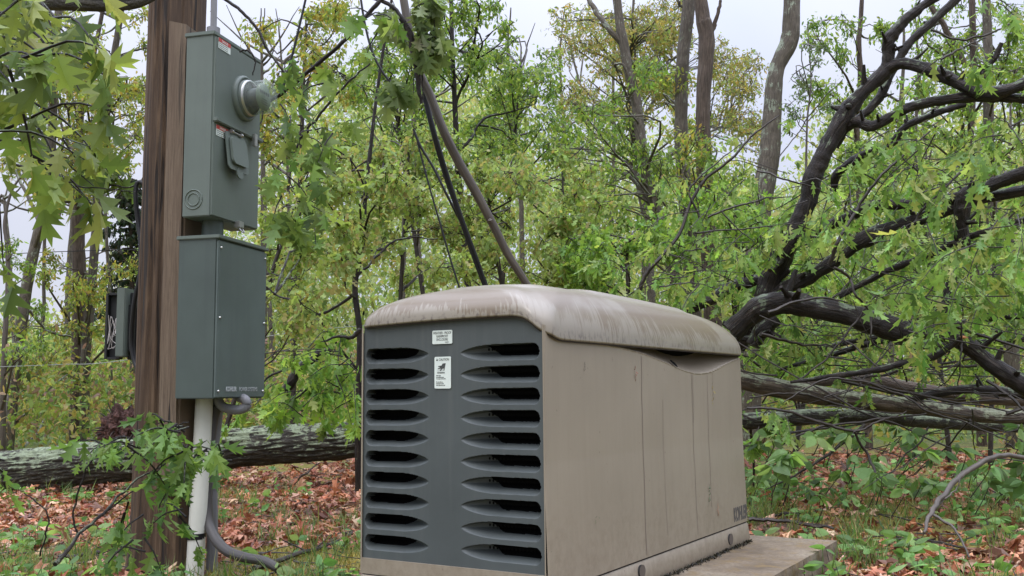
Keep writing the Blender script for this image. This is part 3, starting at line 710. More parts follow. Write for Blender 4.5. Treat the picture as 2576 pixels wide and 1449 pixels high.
def meter_box():
    ytop, ybot = zat(90, 541, 4.03), zat(545, 524, 4.03); h = ytop - ybot; s0, s1 = .035, .165; W_ = .385
    t = empty('meter_box', KB(W_ / 2, .1, ybot), 'tall grey electric meter box with round glass meter, mounted high on the pole', 'meter box')
    mb = MB(); box(mb, KB(W_ / 2, (s0 + s1) / 2, (ytop + ybot) / 2), Fd * (W_ / 2), Sd * ((s1 - s0) / 2), (0, 0, h / 2), .004); mb.build('case', GREY_BOX, t)
    mb = MB(); box(mb, KB(W_ / 2, (s0 + s1) / 2, ytop + .006), Fd * (W_ / 2 + .006), Sd * ((s1 - s0) / 2 + .006), (0, 0, .009), .003); mb.build('lid', GREY_BOX, t)
    # front covers, proud of the case
    zm = zat(298, 541, 4.0) - .0
    mb = MB(); box(mb, KB(W_ / 2, s0 - .004, (ytop + zm) / 2 - .003), Fd * (W_ / 2 - .004), Sd * .005, (0, 0, (ytop - zm) / 2 - .006), .002); mb.build('upper_cover', GREY_BOX, t)
    mb = MB(); box(mb, KB(W_ / 2, s0 - .003, (zm + ybot) / 2 - .002), Fd * (W_ / 2 - .004), Sd * .004, (0, 0, (zm - ybot) / 2 - .006), .002); lc = mb.build('lower_cover', GREY_BOX, t)
    mb = MB(); box(mb, KB(W_ / 2, s0 - .014, zm), Fd * (W_ / 2 + .001), Sd * .012, (0, 0, .010), .004); mb.build('rain_ledge', GREY_BOX, t)
    mb = MB(); box(mb, KB(.30, s0 - .03, zm - .018), Fd * .012, Sd * .008, (0, 0, .028), .002); mb.build('hasp', METAL, t)
    mb = MB(); box(mb, KB(.21, s0 - .012, ybot - .004), Fd * .020, Sd * .014, (0, 0, .014), .002); 
    tube(mb, [KB(.20, s0 - .01, ybot - .01), KB(.205, s0 - .03, ybot - .035), KB(.225, s0 - .03, ybot - .035), KB(.23, s0 - .01, ybot - .01)], [.003] * 4, 8); mb.build('bottom_latch', METAL, t)
    # meter: lathe about Nf
    mc = KB(.235, s0 - .008, zat(243, 600, 4.2))
    def lathe(prof, ma, name, par, seg=48):
        th = np.linspace(0, 2 * math.pi, seg + 1); P = np.zeros((len(prof), seg + 1, 3))
        for i, (r_, o_) in enumerate(prof):
            for j, a in enumerate(th): P[i, j] = (mc + Nf * o_ + Fd * (r_ * math.cos(a)) + Z * (r_ * math.sin(a)))[:]
        mb = MB(); grid_mesh(mb, P); return mb.build(name, ma, par)
    lathe([(.100, 0), (.100, .012), (.094, .020), (.086, .022), (.086, .016), (.080, .016), (.080, .03), (.074, .032)], GREY_BOX, 'meter_ring', t)
    lathe([(.078, .02), (.078, .038), (.072, .040)], METAL, 'meter_rim', t)
    m, nt_, b, o_ = mat('meter_glass'); b.inputs['Roughness'].default_value = .08; b.inputs['Base Color'].default_value = (.42, .46, .42, 1); b.inputs['Specular IOR Level'].default_value = .9; tb = nt_.nodes.new('ShaderNodeBsdfTransparent'); tb.inputs[0].default_value = (.82, .88, .84, 1); xs = nt_.nodes.new('ShaderNodeMixShader'); xs.inputs[0].default_value = .24; nt_.links.new(tb.outputs[0], xs.inputs[1]); nt_.links.new(b.outputs[0], xs.inputs[2]); nt_.links.new(xs.outputs[0], o_.inputs[0])
    g = lathe([(.074, .034), (.074, .108), (.071, .122), (.062, .131), (.045, .136), (.0001, .138)], m, 'meter_glass', t)
    lathe([(.066, .03), (.066, .034), (.0001, .034)], paint('meter_base_dark', (.05, .055, .06), .5), 'meter_base', t)
    lathe([(.042, .034), (.042, .085), (.0001, .086)], paint('meter_inner_grey', (.07, .075, .085), .4), 'meter_works', t)
    lathe([(.060, .092), (.060, .098), (.0001, .100)], paint('meter_face', (.15, .19, .13), .5), 'meter_dial_face', t)
    mb = MB()
    for k in range(5):
        c = mc + Nf * .1015 + Fd * (-.034 + .017 * k) + Z * .018
        pts = [(c + Fd * (.0075 * math.cos(a)) + Z * (.0075 * math.sin(a)))[:] for a in np.linspace(0, 2 * math.pi, 17)[:-1]]; mb.add(pts, range(16), [16])
    for k in range(3):
        c = mc + Nf * .1015 + Z * (-.012 - .010 * k); mb.add([(c - Fd * .026 - Z * .002)[:], (c + Fd * .026 - Z * .002)[:], (c + Fd * .026 + Z * .002)[:], (c - Fd * .026 + Z * .002)[:]], range(4), [4])
    mb.build('dials', INK, t)
    # small breaker flap
    zf = zat(390, 590, 4.2); ff = KB(.095, s0 - .009, zf - .085)
    sl = (Nf * .26 + Z * -1).normalized()
    def PL(o, w, h_, th, r_, tilt): 
        mb = MB(); up = (Z + Nf * -tilt).normalized(); return plate(mb, o, Fd, up, w, h_, Nf, th, r_)
    PL(KB(.075, s0 - .035, zf - .085), .165, .165, .005, .018, .14).build('breaker_flap', GREY_BOX, t)
    PL(KB(.095, s0 - .040, zf - .060), .125, .120, .012, .022, .14).build('flap_bulge', GREY_BOX, t)
    PL(KB(.135, s0 - .040, zf - .115), .05, .05, .006, .022, .14).build('flap_tab', GREY_BOX, t)
    mb = MB(); tube(mb, [KB(.11, s0 - .022, zf + .082), KB(.20, s0 - .022, zf + .082)], [.004, .004], 8); tube(mb, [KB(.11, s0 - .024, zf + .082), KB(.125, s0 - .024, zf + .082)], [.009] * 2, 8); tube(mb, [KB(.185, s0 - .024, zf + .082), KB(.20, s0 - .024, zf + .082)], [.009] * 2, 8); mb.build('flap_hinge', METAL, t)
    # knock-out rings on the narrow side
    for r_ in (.040, .026):
        mb = MB(); c = KB(-.001, .112, zat(502, 483, 4.03)); th = np.linspace(0, 2 * math.pi, 33)
        tube(mb, [c + Sd * (r_ * math.cos(a)) + Z * (r_ * math.sin(a)) for a in th], [.0025] * 33, 6, n=65, cap=False); mb.build('knockout_ring', GREY_BOX, t)
    # warning labels
    for (a, pyy) in ((.018, 110), (.018, 327)):
        zz = zat(pyy, 555, 4.06); o = KB(a, s0 - .0105 if pyy < 200 else s0 - .0085, zz - .03)
        s = plate(MB(), o, Fd, Z, .095, .045, Nf, .0008, .002).build('warning_label', STICKER, t)
        plate(MB(), o + Z * .028 + Nf * .001, Fd, Z, .095, .017, Nf, .0006, .001).build('red_strip', RED, s)
        text('DANGER', .015, o + Fd * .025 + Z * .031 + Nf * .002, Fd, Z, STICKER, s, sx=.8, ext=.0002)
        for k in range(3): text('Shock hazard. Keep cover closed.', .006, o + Fd * .004 + Z * (.020 - k * .008) + Nf * .001, Fd, Z, INK, s, sx=.85, ext=.0002)
meter_box()

def switch_box():
    zt_, zb_ = zat(597, 541), zat(1003, 541); W_ = .40; S_ = .175; h = zt_ - zb_
    t = empty('transfer_switch_box', KB(W_ / 2, S_ / 2, zb_), 'dark grey-green power switch box with pale lettering, hung low on the pole', 'switch box')
    mb = MB(); box(mb, KB(W_ / 2, S_ / 2, (zt_ + zb_) / 2), Fd * (W_ / 2), Sd * (S_ / 2), (0, 0, h / 2), .004); mb.build('case', DARK_BOX, t)
    mb = MB(); box(mb, KB(W_ / 2, S_ / 2 - .004, zt_ + .004), Fd * (W_ / 2 + .008), Sd * (S_ / 2 + .012), (0, 0, .008), .003); mb.build('lid', GREY_BOX, t)
    mb = MB(); box(mb, KB(W_ / 2, -.004, (zt_ + zb_) / 2 - .004), Fd * (W_ / 2 - .002), Sd * .006, (0, 0, h / 2 - .008), .003); fc = mb.build('front_cover', paint('front_cover_enamel', (.098, .124, .114), .4, .12, stain=((.085, .10, .10), .5)), t)
    for (a, z) in ((.018, zt_ - .04), (.018, (zt_ + zb_) / 2), (.018, zb_ + .03), (W_ - .018, zt_ - .04), (W_ - .018, (zt_ + zb_) / 2), (W_ - .018, zb_ + .03)):
        mb = MB(); c = KB(a, -.011, z); tube(mb, [c, c + Nf * .005], [.006, .004], 10, n=2); mb.build('screw', METAL, fc)
    text('KOHLER', .026, KB(.075, -.0115, zb_ + .030), Fd, Z, INKW, fc, sx=.85, ext=.0004, bold=.0009)
    text('POWER SYSTEMS', .025, KB(.180, -.0115, zb_ + .030), Fd, Z, INKW, fc, sx=.80, ext=.0003)
    mb = MB(); c = KB(.012, -.010, 0)
switch_box()

def top_level_tube(name, P, Rr, ma, label, cat, group=None, sides=16, n=None, extra=None):
    t = MB(); tube(t, P, Rr, sides, n)
    if extra: extra(t)
    o = t.build(name, ma); return tag(o, label, cat, group)
# nipple between the boxes, mast conduit, white and grey riser pipes
top_level_tube('pipe_nipple', [KB(.13, .10, zat(540)), KB(.13, .10, zat(605))], [.045, .045], DARK_BOX, 'short dark pipe joining the meter box to the switch box below', 'pipe')
def _cl(t): tube(t, [KB(.10, .10, zat(82, 548, 4.1)), KB(.10, .10, zat(66, 548, 4.1))], [.028, .028], 16, n=2)
top_level_tube('mast_conduit', [KB(.10, .10, zat(90, 541, 4.1)), KB(.10, .10, zat(60, 541, 4.1)), KB(.085, .11, 5.5)], [.0135] * 3, PIPE, 'thin grey conduit rising from the top of the meter box', 'pipe', extra=_cl)
wp = [V(514, 1000, 4.18), V(509, 1100, 4.18), V(498, 1300, 4.18)]; x_ = V(489, 1415, 4.18)
def ring_at(P, r_, h):
    def f(t): tube(t, [P, P + Z * h], [r_, r_], 20, n=2)
    return f
o = top_level_tube('white_pipe', [wp[0], wp[1], wp[2], Vector((x_.x, 4.18, -.05))], [.036] * 4, PVC, 'white plastic riser pipe going down from the switch box beside the pole', 'pipe', sides=24)
mb = MB(); P_ = V(493, 1348, 4.18); tube(mb, [P_ - Z * .012, P_ + Z * .012], [.039, .041], 20, n=2); mb.build('black_band', CABLE, o)
top_level_tube('grey_pipe', [V(548, 1005, 4.33), V(543, 1060, 4.33), V(533, 1170, 4.33), V(534, 1300, 4.33), Vector((V(534, 1400, 4.33).x, 4.33, -.05))], [.027, .027, .024, .024, .024], PIPE, 'grey riser pipe standing just behind the white one', 'pipe', extra=lambda t: (tube(t, [V(533, 1165, 4.33), V(532, 1200, 4.33)], [.030] * 2, 16, n=2), tube(t, [V(533, 1222, 4.33), V(532, 1230, 4.33)], [.028] * 2, 16, n=2)))
top_level_tube('elbow_pipe', [V(548, 990, 4.20), V(549, 1008, 4.20), V(562, 1024, 4.20), V(590, 1031, 4.20), V(612, 1028, 4.20), V(621, 1018, 4.20), V(617, 1006, 4.20), V(600, 998, 4.22)], [.020] * 8, PIPE, 'light grey pipe elbow bent under the switch box', 'pipe', n=40)
top_level_tube('corrugated_hose', [V(545, 1020, 4.24), V(535, 1060, 4.24), V(524, 1160, 4.22), V(522, 1290, 4.20), V(536, 1345, 4.16), V(570, 1385, 4.10), V(615, 1402, 4.05), V(665, 1412, 4.02), V(700, 1430, 3.98)], [.026, .022, .020, .022, .022, .021, .020, .019, .018], paint('dirty_grey_hose', (.06, .055, .052), .5, .2), 'dirty dark grey hose curving from the white pipe onto the ground', 'hose', n=60)

def telecom():
    y = 4.6; a = V(276, 738, y); b = V(352, 905, y)
    t = empty('telephone_box', (b + Vector((-.05, .05, 0)))[:], 'open dark grey telephone wiring box with loose white wires, hung behind the pole', 'wiring box')
    cx_, cz_ = (a.x + b.x) / 2, (a.z + b.z) / 2; hw, hh = (b.x - a.x) / 2, (a.z - b.z) / 2
    mb = MB(); 
    px0, px1 = V(276, 800, y).x, V(308, 800, y).x; xm = (px0 + px1) / 2; w = (px1 - px0) / 2
    box(mb, (xm, y, cz_), (w, 0, 0), (0, .006, 0), (0, 0, hh * .97))
    for sx in (-1, 1): box(mb, (xm + sx * w, y - .015, cz_), (.006, 0, 0), (0, .022, 0), (0, 0, hh * .98), .002)
    for sz in (-1, 1): box(mb, (xm, y - .015, cz_ + sz * hh * .96), (w - .007, 0, 0), (0, .021, 0), (0, 0, .006), .002)
    mb.build('open_door', DARKIN, t)
    mb = MB(); x2 = V(320, 800, y).x; box(mb, (x2, y - .03, cz_ + .015), (.020, 0, 0), (0, .05, 0), (0, 0, hh * 1.02), .004); mb.build('side_wall', GREY_BOX, t)
    mb = MB(); x3 = V(343, 800, y).x; box(mb, (x3, y + .01, cz_ + .0), (.030, 0, 0), (0, .03, 0), (0, 0, hh * 1.0), .003); box(mb, (x3 - .01, y - .03, cz_ - .01), (.018, 0, 0), (0, .008, 0), (0, 0, hh * .7), .003); mb.build('back_box', DARKIN, t)
    mb = MB()
    for k in range(5):
        P = [Vector((xm + random.uniform(-.8, .9) * w, y - .02 - random.uniform(0, .03), cz_ - .02 + random.uniform(-.09, .07))) for _ in range(6)]; tube(mb, P, [.0013] * 6, 5, n=36)
    mb.build('loose_wires', paint('pale_wire', (.6, .56, .54), .4), t)
telecom()
top_level_tube('black_wire_loop', [V(366, 468, 4.36), V(352, 458, 4.36), V(343, 466, 4.36), V(341, 500, 4.36), V(348, 560, 4.37), V(356, 620, 4.36), V(352, 690, 4.36), V(338, 760, 4.38), V(331, 850, 4.42), V(336, 900, 4.42), V(347, 935, 4.40)], [.009, .009, .01, .01, .012, .014, .010, .010, .012, .010, .009], CABLE, 'looped black cable hanging down the left side of the pole', 'cable', n=70, sides=10)
top_level_tube('black_wire', [V(362, 570, 4.38), V(356, 600, 4.37), V(351, 640, 4.37), V(357, 690, 4.36)], [.007] * 4, CABLE, 'short second black cable beside the loop on the pole', 'cable', n=20, sides=8)

# ------------------------------------------------------------------ downed cables and the bent bare limb behind the generator
CG = 'downed cables behind the generator'
top_level_tube('cable', [V(1035, 100, 5.2), V(1060, 200, 5.1), V(1075, 260, 5.1), V(1095, 340, 5.1), V(1125, 440, 5.15), V(1160, 545, 5.2), V(1195, 640, 5.25), V(1224, 720, 5.3), V(1260, 800, 5.3)], [.011] * 9, CABLE, 'thick black double cable slanting down behind the middle of the generator roof', 'cable', CG, n=60,
               extra=lambda t: tube(t, [V(1064, 238, 5.1), V(1088, 335, 5.1), V(1118, 440, 5.15), V(1155, 545, 5.2), V(1188, 640, 5.25), V(1218, 720, 5.3)], [.008] * 6, 8, n=40))
top_level_tube('cable', [V(1040, 325, 5.3), V(1058, 368, 5.3), V(1092, 425, 5.3), V(1123, 488, 5.3), V(1160, 560, 5.35), V(1175, 590, 5.4)], [.007] * 6, CABLE, 'shorter black cable left of the double cable, ending among the leaves', 'cable', CG, n=40, sides=8)
top_level_tube('cable', [V(1046, 340, 5.3), V(1056, 380, 5.3), V(1080, 469, 5.3), V(1105, 555, 5.3), V(1134, 655, 5.3), V(1156, 725, 5.3)], [.005] * 6, CABLE, 'thin black cable reaching the roof left of the double cable', 'cable', CG, n=40, sides=8)
top_level_tube('cable', [V(905, -20, 5.0), V(918, 60, 5.0), V(937, 132, 5.0), V(965, 185, 5.0), V(1000, 225, 5.0), V(1040, 250, 5.05)], [.006] * 6, CABLE, 'black cable dropping steeply from the top edge towards the bent limb', 'cable', CG, n=40, sides=8)
top_level_tube('cable', [V(772, -15, 4.8), V(740, 120, 4.8), V(707, 238, 4.8)], [.006] * 3, CABLE, 'straight black cable slanting just right of the meter box', 'cable', CG, n=20, sides=8)
top_level_tube('bent_pole', [V(1012, -20, 5.0), V(1030, 80, 5.0), V(1055, 180, 5.0), V(1082, 240, 5.0), V(1112, 320, 5.0), V(1150, 400, 5.05), V(1195, 480, 5.1), V(1240, 565, 5.15), V(1278, 640, 5.2), V(1325, 715, 5.25), V(1370, 790, 5.3)], [.021, .022, .022, .023, .023, .024, .024, .022, .021, .020, .019], BARK_PALE, 'smooth bare grey-brown limb bowed down behind the generator roof', 'bare limb', sides=16, n=70,
               extra=lambda t: tube(t, [V(1232, 555, 5.11), V(1238, 556, 5.09)], [.012, .007], 8, n=2))
# utility wires far behind
top_level_tube('overhead_wire', [V(-60, 925, 11.5), V(150, 917, 11.5), V(300, 908, 11.5), V(700, 842, 11.5), V(950, 815, 11.5)], [.0045] * 5, paint('pale_cable', (.26, .28, .25), .5), 'thin pale wire running level through the woods behind the pole', 'wire', n=40, sides=6)
top_level_tube('overhead_wire', [V(-60, 643, 14), V(150, 633, 14), V(400, 626, 14)], [.006] * 3, CABLE, 'thin grey wire against the sky left of the pole', 'wire', n=20, sides=6)

# ------------------------------------------------------------------ logs
def log(name, P, Rr, ma, label, sides=110, n=420, rough=.10, seedv=0, ridge=.09, cat='log'):
    P = np.array([p[:] for p in P]); C = catmull(P, n); rr = np.interp(np.linspace(0, 1, n), np.linspace(0, 1, len(Rr)), Rr)
    T = np.gradient(C, axis=0); T /= np.linalg.norm(T, axis=1)[:, None]; A = np.cross(T, [0, 0, 1.0]); A /= np.linalg.norm(A, axis=1)[:, None]; B = np.cross(T, A)
    seg = np.concatenate([[0], np.cumsum(np.linalg.norm(np.diff(C, axis=0), axis=1))]); out_ = np.zeros((n, sides + 1, 3)); U_ = np.zeros((n, sides + 1, 2))
    for i in range(n):
        for j in range(sides + 1):
            a = (j % sides) * 2 * math.pi / sides; ca, sa = math.cos(a), math.sin(a)
            q = Vector((ca * 3.2, sa * 3.2, seg[i] * 2.2 / 1.0 + seedv)); q += Vector((mn.noise(q * 2), mn.noise(q * 2 + Vector((9, 0, 0))), 0)) * .35
            f = mn.ridged_multi_fractal(q * 1.5, 1.0, 2.1, 4, 1.0, 2.0) / 2.2
            lump = mn.noise(Vector((ca, sa, seg[i] * .8 + seedv))) * rough
            r_ = rr[i] * (1 + lump - ridge * f)
            out_[i, j] = C[i] + (A[i] * ca + B[i] * sa) * r_; U_[i, j] = (a * rr[i], seg[i])
    mb = MB(); grid_mesh(mb, out_, uv=U_); 
    for e in (0, n - 1): mb.add(out_[e, :sides], range(sides) if e else range(sides)[::-1], [sides])
    o = mb.build(name, ma); return tag(o, label, cat) if label else o
log('fallen_log', [V(-120, 1205, 8.0), V(30, 1187, 8.0), V(200, 1168, 8.0), V(420, 1145, 8.05), V(650, 1122, 8.1), V(800, 1112, 8.1), V(890, 1104, 8.1), V(960, 1075, 8.1), V(1040, 1060, 8.1)], [.175, .178, .178, .178, .172, .165, .160, .165, .16], BARK_LOG, 'thick lichen-crusted fallen trunk lying behind the pole and generator', sides=130, n=620, ridge=.22, seedv=3)
log('lichen_log', [V(1760, 925, 6.5), V(1870, 957, 6.4), V(2000, 985, 6.3), V(2160, 1008, 6.3), V(2321, 1025, 6.3), V(2470, 1045, 6.4), V(2650, 1052, 6.5)], [.058, .06, .060, .058, .052, .05, .05], BARK_LOG2, 'long pale lichen-topped log, highest of the logs right of the generator', sides=80, n=320, seedv=8)
log('lower_log', [V(1780, 1068, 7.0), V(1876, 1060, 7.0), V(2053, 1048, 7.0), V(2187, 1046, 7.0), V(2330, 1060, 7.1), V(2620, 1075, 7.2)], [.06, .06, .055, .05, .05, .045], BARK_LOG, 'grey mossy log lying under the pale lichen-topped log', sides=70, n=240, seedv=14)
log('brown_log', [V(1980, 975, 7.4), V(2053, 962, 7.4), V(2130, 953, 7.4), V(2187, 955, 7.4), V(2268, 972, 7.4), V(2420, 995, 7.4), V(2640, 1010, 7.4)], [.02, .035, .05, .055, .05, .05, .05], BARK_BROWN, 'smooth brown log just above and behind the pale lichen-topped log', sides=60, n=200, ridge=.04, seedv=20)
log('overhead_limb', [V(-60, 2, 3.0), V(80, 4, 3.0), V(180, 6, 3.0), V(270, 9, 3.0), V(345, 4, 3.0), V(400, -22, 3.0)], [.03, .028, .026, .024, .020, .018], BARK_LOG, 'dark lumpy limb crossing the top left corner', sides=60, n=160, ridge=.12, rough=.25, seedv=30, cat='limb')

def rootball():
    import bmesh
    bm = bmesh.new(); bmesh.ops.create_icosphere(bm, subdivisions=5, radius=1); c = V(302, 1078, 11)
    for v in bm.verts:
        k = 1 + .35 * mn.noise(v.co * 2.2) + .25 * mn.noise(v.co * 6) + .12 * mn.noise(v.co * 16); v.co = Vector((v.co.x * .20, v.co.y * .15, v.co.z * .22)) * k + c
    me = bpy.data.meshes.new('root_ball'); bm.to_mesh(me); bm.free()
    m, nt_, b, o_ = mat('reddish_root_soil'); n_ = noise(nt_, mapping(nt_), 22, 6, .7); nt_.links.new(ramp(nt_, n_, [(.35, (.02, .010, .008)), (.55, (.10, .045, .035)), (.7, (.19, .09, .07))]), b.inputs[0]); b.inputs['Roughness'].default_value = .9; bump(nt_, b, n_, 1, .05)
    me.materials.append(m); o = bpy.data.objects.new('root_ball', me); link(o); tag(o, 'reddish brown root ball sticking up behind the fallen trunk left of the pole', 'root ball')
    mb = MB()
    for k in range(26):
        d = Vector(rng.normal(size=3)); d.normalize(); a = c + Vector((d.x * .17, d.y * .12, d.z * .18)); tube(mb, [a, a + d * .08, a + d * .14 + Vector((0, 0, random.uniform(-.08, .08)))], [.010, .006, .002], 5, n=6)
    mb.build('roots', BARK_TWIG, o)
rootball()

# ------------------------------------------------------------------ trees
def rdir(n, up=0.0):
    d = rng.normal(size=(n, 3)); d[:, 2] += up; return d / np.linalg.norm(d, axis=1)[:, None]

def clump(twigs, C, rad, start, ntw, nlf, size, store, squash=(1, .8, .8), droop=.8, thin=.004, rmax=1.0):
    """a branch from start reaching the clump at C, side twigs, leaves hanging in bunches from them"""
    C = np.array(C); start = np.array(start); L_ = np.linalg.norm(C - start)
    mid = (start + C) / 2 + rng.normal(size=3) * L_ * .10 + np.array([0, 0, .06 * L_])
    r0 = min(.005 + .008 * min(L_, 4), rmax); 
    far = C + (C - start) / (L_ + 1e-6) * rad * .8
    tube(twigs, [start, mid, C, far], [r0, r0 * .65, r0 * .35, .002], 5, n=10, wob=.02, cap=False)
    main = catmull([start, mid, C, far], 24)[8:]
    for _ in range(ntw):
        a = main[rng.integers(len(main))]; e = C + rdir(1)[0] * rad * rng.uniform(.45, 1.05) * np.array(squash)
        m_ = (a + e) / 2 + rng.normal(size=3) * rad * .10
        tube(twigs, [a, m_, e], [thin, thin * .6, thin * .25], 4, n=5, cap=False)
        pts = catmull([a, m_, e], 9)[3:]
        nlf2 = int(nlf * 2.1); k = rng.integers(len(pts), size=nlf2); p = pts[k] + rng.normal(size=(nlf2, 3)) * size * .5
        d = rdir(nlf2); d[:, 2] -= droop
        store[0].append(p); store[1].append(d); store[2].append(size * rng.uniform(.45, 1.05, nlf2))

def leaf_build(store, tpl, cols, name, parent, w=None, jit=.2, droop=.35, nrm=None, ma=None, fold=.25, width=(.6, 1.15)):
    if not store[0]: return
    P = np.concatenate(store[0]); D = np.concatenate(store[1]); S = np.concatenate(store[2]); mb = MB()
    # clump-wise light and dark leaves come with the species' colour range
    leaves(mb, tpl, P, D, S, palette(len(P), cols, w, jit), droop=droop, nrm=nrm, fold=fold, width=width)
    return mb.build(name, ma or LEAF, parent, color=True)

def tree(name, label, y, px, w, boxes, cols, bark=None, size=.09, ntw=9, nlf=9, tpl=SIMPLE, group=None, forks=(), cat='tree', base=True, droop=.8, top=3.0, bare=0, sides=12, wts=None):
    """px: trunk pixels from the lowest seen upwards; w: trunk widths in pixels; boxes: (x0,y0,x1,y1,clumps,radius px)"""
    bark = bark or BARK_GREY
    P = [V(a, b, y) for a, b in px]; k = y / F; Rr = [x * k / 2 for x in w]
    if base:
        d = (P[0] - P[1]); d = d / max(abs(d.z), .01) * max(P[0].z, .01); q = P[0] + d * .999; g = gz(q.x, y); q = Vector((q.x, y + .1, g - .15)); P = [q] + P; Rr = [Rr[0] * 1.18] + Rr
    if top: d = (P[-1] - P[-2]).normalized(); P = P + [P[-1] + (d + Z * .4).normalized() * top]; Rr = Rr + [Rr[-1] * .6]
    t = empty(name, P[0][:], label, cat, group)
    mb = MB(); tube(mb, P, Rr, sides, n=len(P) * 14, rough=.10, seed=random.uniform(0, 90)); mb.build('trunk', bark, t)
    tw = MB(); st = ([], [], []); has = False
    path = catmull([p[:] for p in P], 60)
    for f, fw in forks:
        F_ = [V(a, b, y + dy) for a, b, dy in f]; tube(tw, F_, [x * k / 2 for x in fw], 8, n=len(F_) * 6, wob=.01, rough=.15); has = True
        path = np.vstack([path, catmull([p[:] for p in F_], 20)])
    for (x0, y0, x1, y1, nc, r) in boxes:
        for c in range(nc):
            C = V(random.uniform(x0, x1), random.uniform(y0, y1), y + random.uniform(-1, 1) * min(2.2, y * .14)); rad = r * k * random.uniform(.7, 1.25)
            low = path[path[:, 2] < C.z - .25 * abs(C.x - path[:, 0]).min()]
            if len(low) == 0: low = path
            dd = np.linalg.norm(low - np.array(C), axis=1); a = low[np.argsort(dd)[:6][rng.integers(min(6, len(low)))]]
            clump(tw, C, rad, a, ntw, nlf, size, st, droop=droop, thin=min(.0025 + .0002 * y, Rr[1] * .35), rmax=Rr[1] * .5); has = True
    if has: tw.build('limbs', bark, t)
    leaf_build(st, tpl, cols, 'crown', t, wts)
    return t

BG = 'standing trees in the woods behind'
# left of the pole
tree('slender_tree', 'leaning grey tree at the left edge, its trunk rising behind the hanging leaves', 13, [(18, 1120), (45, 880), (75, 680), (120, 480), (132, 300), (138, 120), (150, 0)], [32, 30, 27, 24, 22, 20, 18], [(0, 60, 260, 420, 18, 60), (0, 430, 240, 560, 8, 50), (0, 800, 200, 1000, 8, 55)], YGREEN, BARK_LICHEN, .085, 9, 8, forks=[([(98, 560, 0), (60, 470, .2), (20, 400, .5)], [10, 8, 5]), ([(75, 780, 0), (120, 830, .2), (180, 850, .3)], [9, 7, 4])], group=BG)
tree('young_tree', 'straight thick trunk of the pair of grey trees left of the pole', 14.5, [(192, 1113), (196, 900), (200, 720), (196, 560), (200, 420), (205, 260), (240, 120)], [36, 34, 33, 32, 22, 17, 11], [(60, 100, 360, 440, 28, 60), (120, 640, 330, 860, 9, 45)], YGREEN, BARK_BROWN, .085, 9, 8, forks=[([(200, 400, 0), (160, 330, .3), (135, 200, .4)], [10, 7, 4]), ([(200, 520, 0), (185, 400, .2), (140, 330, .2), (100, 250, .4)], [9, 7, 6, 3])], group=BG)
tree('young_tree', 'slimmer right-hand trunk of the pair of grey trees left of the pole', 14.3, [(212, 1110), (216, 900), (228, 760), (243, 560), (258, 400), (275, 220), (300, 60), (308, 0)], [24, 24, 23, 22, 21, 18, 15, 14], [(180, 30, 375, 430, 25, 55), (60, 0, 200, 120, 6, 55), (180, 640, 330, 800, 6, 45)], YGREEN, BARK_GREY, .085, 9, 8, forks=[([(245, 540, 0), (225, 460, .2), (195, 410, .4)], [9, 7, 4]), ([(280, 170, 0), (330, 130, .2), (380, 118, .3)], [9, 7, 4])], group=BG)
tree('thin_sapling', 'thin pale sapling at the far left edge against the sky', 12, [(10, 900), (20, 720), (18, 620), (12, 560), (30, 480), (72, 420)], [13, 12, 10, 9, 6, 4], [(0, 600, 100, 780, 4, 40), (0, 830, 110, 1000, 4, 50)], GREEN, BARK_PALE, .07, 8, 7, group=BG, top=0)
tree('spruce_tree', 'dark spruce with level drooping boughs just left of the pole', 17, [(335, 1080), (333, 800), (330, 620), (328, 520), (326, 440)], [16, 13, 10, 7, 3], [], DARKG, BARK_BROWN, top=0, group=BG)
def spruce_boughs():
    t = [o for o in scene.objects if o.name == 'spruce_tree'][0]; y = 17; tw = MB(); st = ([], [], [])
    for k in range(58):
        py = 450 + k * 6.2; a = np.array(V(330, py, y)); ln = (.2 + (py - 440) / 340 * .75) * random.uniform(.6, 1.1); th = k * 2.4
        d = np.array([math.cos(th), math.sin(th) * .8, -.12]); e = a + d * ln; e[2] -= .10; m_ = (a + e) / 2 + [0, 0, .04]; tube(tw, [a, m_, e], [.012, .008, .003], 4, n=6, cap=False)
        pts = catmull([a, m_, e], 16)[3:]; n = 90; kk = rng.integers(len(pts), size=n); p = pts[kk] + rng.normal(size=(n, 3)) * [.05, .05, .01]; dd = rdir(n) * .6; dd[:, 2] -= .8
        st[0].append(p); st[1].append(dd); st[2].append(rng.uniform(.05, .12, n))
    tw.build('boughs', BARK_BROWN, t); leaf_build(st, SIMPLE, [(.03, .055, .03), (.045, .075, .035), (.05, .05, .03)], 'needles', t, droop=.1)
spruce_boughs()
